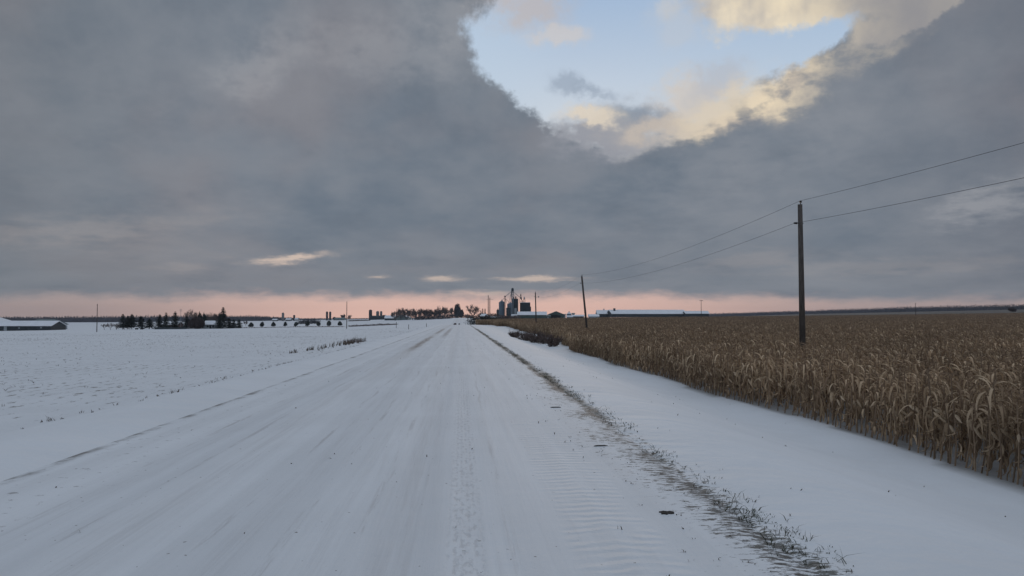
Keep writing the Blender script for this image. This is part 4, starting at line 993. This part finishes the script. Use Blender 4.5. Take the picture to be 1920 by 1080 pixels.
gable('long_barn', 'very long barn with a snow covered roof on the horizon beyond the corn', 'barn', 1141, 1283, 690, 1.9, 3.4, 22, M['barn'], M['snowroof'], rz=.10, lift=1.5,
      vents=[(-.88, -.25, 1.5, 2.2, M['darksteel'])])
gable('barn', 'snow roofed barn at the left end of the very long barn', 'barn', 1119, 1143, 700, 2.2, 3.2, 16, M['barn'], M['snowroof'], rz=-.04, lift=1.4, vents=[(.1, 0, .9, 1.3, M['steel'])])
gable('shed', 'low snow covered shed just right of the leaning pole', 'shed', 1104, 1122, 680, 1.5, 1.5, 8, PW, M['snowroof'])
gable('shed', 'separate snow roofed shed at the right end of the very long barn', 'shed', 1283, 1326, 680, 2.3, 2.0, 12, M['barn'], M['snowroof'], eave=.6, lift=1.2)
gable('house', 'small house with a snow covered roof between the thin spruces right of the road', 'house', 903.5, 911, 590, 2.2, 1.4, 6, M['redbrown'], M['snowroof'], rz=-.35, lift=.2)
gable('trailer', 'low snow topped trailer parked left of the grain bins', 'trailer', 921, 935, 575, .9, .35, 3, M['barn'], M['snowroof'], rz=.25, lift=.6)
# posts
GPs = 'small posts by the road'
def post(px, D, h, lb, sign=False):
    p = gat(px, D); t = thing('marker_post', lb, 'post', p, 0, GPs)
    MB().box((0, 0, h/2-.2), (.12, .12, h+.4)).build('post', M['wood'], t)
    if sign: MB().box((0, -.08, h-.3), (.55, .05, .55)).build('sign_plate', M['darksteel'], t)
post(743, 210, 1.6, 'thin post in the snow, leftmost of three left of the road'); post(766.3, 180, 1.1, 'stout dark post in the snow, middle of three left of the road'); post(799.6, 195, .85, 'short post in the snow, nearest to the road of three')
post(861, 330, 1.8, 'dark sign post on the left side of the far road', True); post(873.5, 400, 2.2, 'thin post on the right side of the far road'); post(876.5, 470, 2.6, 'faint post on the rising stretch of the far road')
plant('bush', 'tiny low dark bush at the left end of the near road crest', 'bush', 853.5, 208, (3.2, 6), 'bush', 201, None, M['darkweed'], n=260, leaf=.22)
p = gat(882, 205); t = thing('mailbox', 'small dark mailbox on a post right of the road crest', 'mailbox', p)
MB().box((0, 0, .3), (.1, .1, 1.0)).build('post', M['wood'], t)
MB().box((0, 0, .92), (.30, .55, .26)).tube([(0, -.275, 1.05), (0, .275, 1.05)], .15, 10).build('letter_box', M['darksteel'], t)

# ---------------------------------------------------------------- grass, weeds, stubble
def blades(name, label, X, Y, H, mt, wd=.012, spread=.5, per=5, seed=0, lean=(0, 0), dz=0.0):
    rd = np.random.default_rng(seed); X = np.repeat(X, per); Y = np.repeat(Y, per); H = np.repeat(H, per)*rd.uniform(.4, 1.15, len(X)); n = len(X)
    X = X+rd.normal(0, .03, n)*np.sqrt(H/.08); Y = Y+rd.normal(0, .03, n)*np.sqrt(H/.08); z = terr(X, Y)+dz
    dx = rd.normal(lean[0], spread, n)*H; dy = rd.normal(lean[1], spread, n)*H; a = rd.uniform(0, math.pi, n); w_ = wd*rd.uniform(.6, 1.3, n)
    sx, sy = np.cos(a)*w_/2, np.sin(a)*w_/2
    V = np.stack([np.stack([X-sx, Y-sy, z-.03], 1), np.stack([X+sx, Y+sy, z-.03], 1), np.stack([X+dx*.45+sx*.8, Y+dy*.45+sy*.8, z+H*.62], 1), np.stack([X+dx*.45-sx*.8, Y+dy*.45-sy*.8, z+H*.62], 1),
                  np.stack([X+dx, Y+dy, z+H*.95], 1)], 1).reshape(-1, 3)
    k = np.arange(n)[:, None]*5; F1 = k+np.array([[0, 1, 2, 3]]); F2 = k+np.array([[3, 2, 4, 4]])
    me = bpy.data.meshes.new(name); me.vertices.add(len(V)); me.vertices.foreach_set('co', V.astype('f4').ravel())
    lo = np.concatenate([F1, F2[:, :3]], 1).ravel(); me.loops.add(len(lo)); me.loops.foreach_set('vertex_index', lo.astype('i4'))
    st = (np.arange(n)[:, None]*7+np.array([[0, 4]])).ravel(); tt = np.tile([4, 3], n)
    me.polygons.add(2*n); me.polygons.foreach_set('loop_start', st.astype('i4')); me.polygons.foreach_set('loop_total', tt.astype('i4')); me.materials.append(mt); me.update(calc_edges=True)
    o = link(name, me); o['kind'] = 'stuff'; tag(o, label, name.replace('_', ' ')); return o
r2 = np.random.default_rng(5)
# grass tufts along the right edge of the road, in clumps
cY = r2.uniform(3.6, 120, 300)**1.0; cY = 3.6+(cY-3.6)**1.35/ (116.4**.35); cX = 2.38+r2.normal(0, .07, 300)
X = np.repeat(cX, 7)+r2.normal(0, .07, 300*7); Y = np.repeat(cY, 7)+r2.normal(0, .16, 300*7)
blades('grass', 'short dark green grass poking through the snow along the right road edge', X, Y, np.abs(r2.normal(.026, .024, len(X)))+.008, M['grass'], .007, 1.4, 3, 1)
n = 420; Y = 3.5+r2.random(n)**1.6*60; X = 2.0+r2.normal(0, .35, n)
blades('grass_litter', 'flattened brown grass and grit on the packed snow at the right road edge', X, Y, np.full(n, .010), M['weed'], .009, 2.0, 2, 2, dz=.012)
n = 70; Y = 4+r2.random(n)**1.5*50; X = r2.uniform(2.9, 9.3, n)
blades('leaf_litter', 'few scattered scraps of dry corn leaf lying on the snowy verge', X, Y, np.full(n, .022), M['weed'], .022, 1.6, 1, 12, dz=.004)
n = 50; Y = 6+r2.random(n)**1.4*40; X = r2.uniform(-4.2, 2.0, n)
blades('road_litter', 'few scattered scraps of dry leaf lying on the packed road snow', X, Y, np.full(n, .012), M['weed'], .018, 2.0, 1, 13, dz=.012)
# stubble of the left field
rowsx = -9.2-.76*np.arange(150); XX = []; YY = []
for rx in rowsx:
    m_ = int(170/.5); y = r2.uniform(5, 230, m_); dn = .5+.5*np.sin(y*.11+rx*.23)*np.sin(y*.037-rx*.09+1.0); y = y[r2.random(m_) < .04+.42*dn**2.2]; y = y[y > -rx*.7-20]
    XX.append(rx+r2.normal(0, .07, len(y))); YY.append(y)
X = np.concatenate(XX); Y = np.concatenate(YY)
blades('corn_stubble', 'sparse cut stubble poking through the snow of the left field', X, Y, np.abs(r2.normal(.055, .035, len(X)))+.02, M['weed'], .020, 1.3, 3, 3)
n = 260; Y = r2.uniform(8, 120, n); X = -8.8+r2.normal(0, .35, n)-.2*np.sin(Y*.2)
blades('field_edge_grass', 'thin fringe of dry grass where the left field meets the bank', X, Y, np.abs(r2.normal(.05, .04, n))+.02, M['weed'], .016, .8, 4, 4)
# weeds left
n = 62; t_ = r2.random(n); t_ = t_[(t_ < .30) | (t_ > .36)]; t_ = t_[(t_ < .50) | (t_ > .56)]
Y = 57+t_*34; X = -12.2+t_*1.0+r2.normal(0, .30, len(t_))
blades('dry_weeds', 'clump of tall dry weeds at the left field edge beyond the bank', X, Y, .25+.55*t_*r2.uniform(.5, 1.1, len(t_)), M['weed'], .035, .30, 6, 5, lean=(.1, 0))
n = 48; t_ = r2.random(n); Y = 80+t_*11; X = -11.4+r2.normal(0, .35, n)
blades('dry_weeds', 'denser dark end of the weeds at the left field edge', X, Y, np.full(n, .5), M['darkweed'], .04, .35, 6, 6)
# shrubs and brush at the notch in the corn on the right
n = 110; Y = r2.uniform(88, 134, n); X = 9.0+r2.normal(0, .7, n)+(Y-86)*.015
blades('brush', 'thin grey brush standing in the snow before the corn', X, Y, np.abs(r2.normal(.75, .25, n)), M['weed'], .035, .28, 6, 7)
def shrub(px, D, h, w_, seed, lb, n=1000):
    p = gat(px, D); t = thing('bare_shrub', lb, 'shrub', p, 0, 'dark shrubs by the corn edge'); rd = random.Random(seed); tr, cr = MB(), MB()
    for k in range(26):
        a = rd.uniform(0, 6.28); s = rd.uniform(.1, .5)*w_; e = Vector((math.cos(a)*s, math.sin(a)*s, h*rd.uniform(.6, 1.0)*(1-.5*(s/w_)**2*2)))
        b0 = Vector((math.cos(a)*s*.3, math.sin(a)*s*.3, -.1)); tr.tube([b0, b0.lerp(e, .5)+Vector((0, 0, .1)), e], [.025, .018, .008], 4)
        for j in range(n//26):
            q = b0.lerp(e, rd.uniform(.15, 1)); d = Vector((rd.gauss(0, .5), rd.gauss(0, .5), rd.uniform(.2, 1))).normalized()*rd.uniform(.15, .5); d2 = d.cross(Vector((rd.gauss(0, 1), rd.gauss(0, 1), 0))).normalized()*.018
            cr.add([q-d2, q+d2, q+d+d2*.4, q+d-d2*.4], [(0, 1, 2, 3)])
    tr.build('stems', M['bark'], t); cr.build('twigs', M['darkweed'], t)
shrub(1002, 92, 1.45, 2.6, 1, 'largest dark bare shrub bulging from the corn edge'); shrub(1020, 88, 1.2, 2.6, 2, 'dark bare shrub right of the largest one at the corn edge'); shrub(1036, 80, 1.15, 2.2, 3, 'dark bare shrub at the right end of the brush')
shrub(985, 98, .95, 2.4, 4, 'lower dark bare shrub left of the largest one at the corn edge'); shrub(966, 108, .8, 2.2, 5, 'small greyish bare shrub at the left end of the brush', 900)
# bare mud patches where the snow was scraped off
def mudpatch(px, py, w_, d_, lb, seed):
    D = 1.6*FPX/(py-597); q = at(px, D, z=0); rd = random.Random(seed); n = 16; mb = MB()
    ring = []
    for i in range(n):
        a = 2*math.pi*i/n; k = rd.uniform(.55, 1.25); ring.append((math.cos(a)*w_*k, math.sin(a)*d_*k, .004))
    inn = [(x*.6, y*.6, .006+rd.uniform(0, .006)) for x, y, _ in ring]
    mb.add([(x, y, -.02) for x, y, _ in ring]+ring+inn+[(0, 0, .012)], [(i, (i+1) % n, n+(i+1) % n, n+i) for i in range(n)]+[(n+i, n+(i+1) % n, 2*n+(i+1) % n, 2*n+i) for i in range(n)]+[(2*n+i, 2*n+(i+1) % n, 3*n) for i in range(n)])
    o = mb.build('mud_clod', M['mud'], None, (q.x, q.y, tz(q.x, q.y)+.012), rd.uniform(-.3, .3)); tag(o, lb, 'mud clod', 'dark mud clods on the road shoulder')
mudpatch(1250, 960, .06, .05, 'dark mud clod on the road shoulder, nearest to the viewer', 1)
mudpatch(1125, 836, .08, .035, 'dark mud clod on the road shoulder, second from the viewer', 2)
mudpatch(1043, 764, .10, .03, 'small flat mud clod on the road shoulder, farthest of three', 3)

# ---------------------------------------------------------------- thin winter air
hz = MB().box((0, 1600, 15), (6400, 3500, 62)).build('haze', None or M['snow'])
hz.data.materials.clear(); hm = bpy.data.materials.new('haze_air'); hm.use_nodes = True; w = NT(hm.node_tree)
pv = w.n('ShaderNodeVolumePrincipled'); pv.inputs['Color'].default_value = (.62, .70, .86, 1); pv.inputs['Density'].default_value = .00010; pv.inputs['Anisotropy'].default_value = .2
o = w.n('ShaderNodeOutputMaterial'); w.t.links.new(pv.outputs[0], o.inputs['Volume']); hz.data.materials.append(hm); hz['kind'] = 'stuff'
tag(hz, 'thin bluish winter haze hanging over the whole landscape', 'haze')
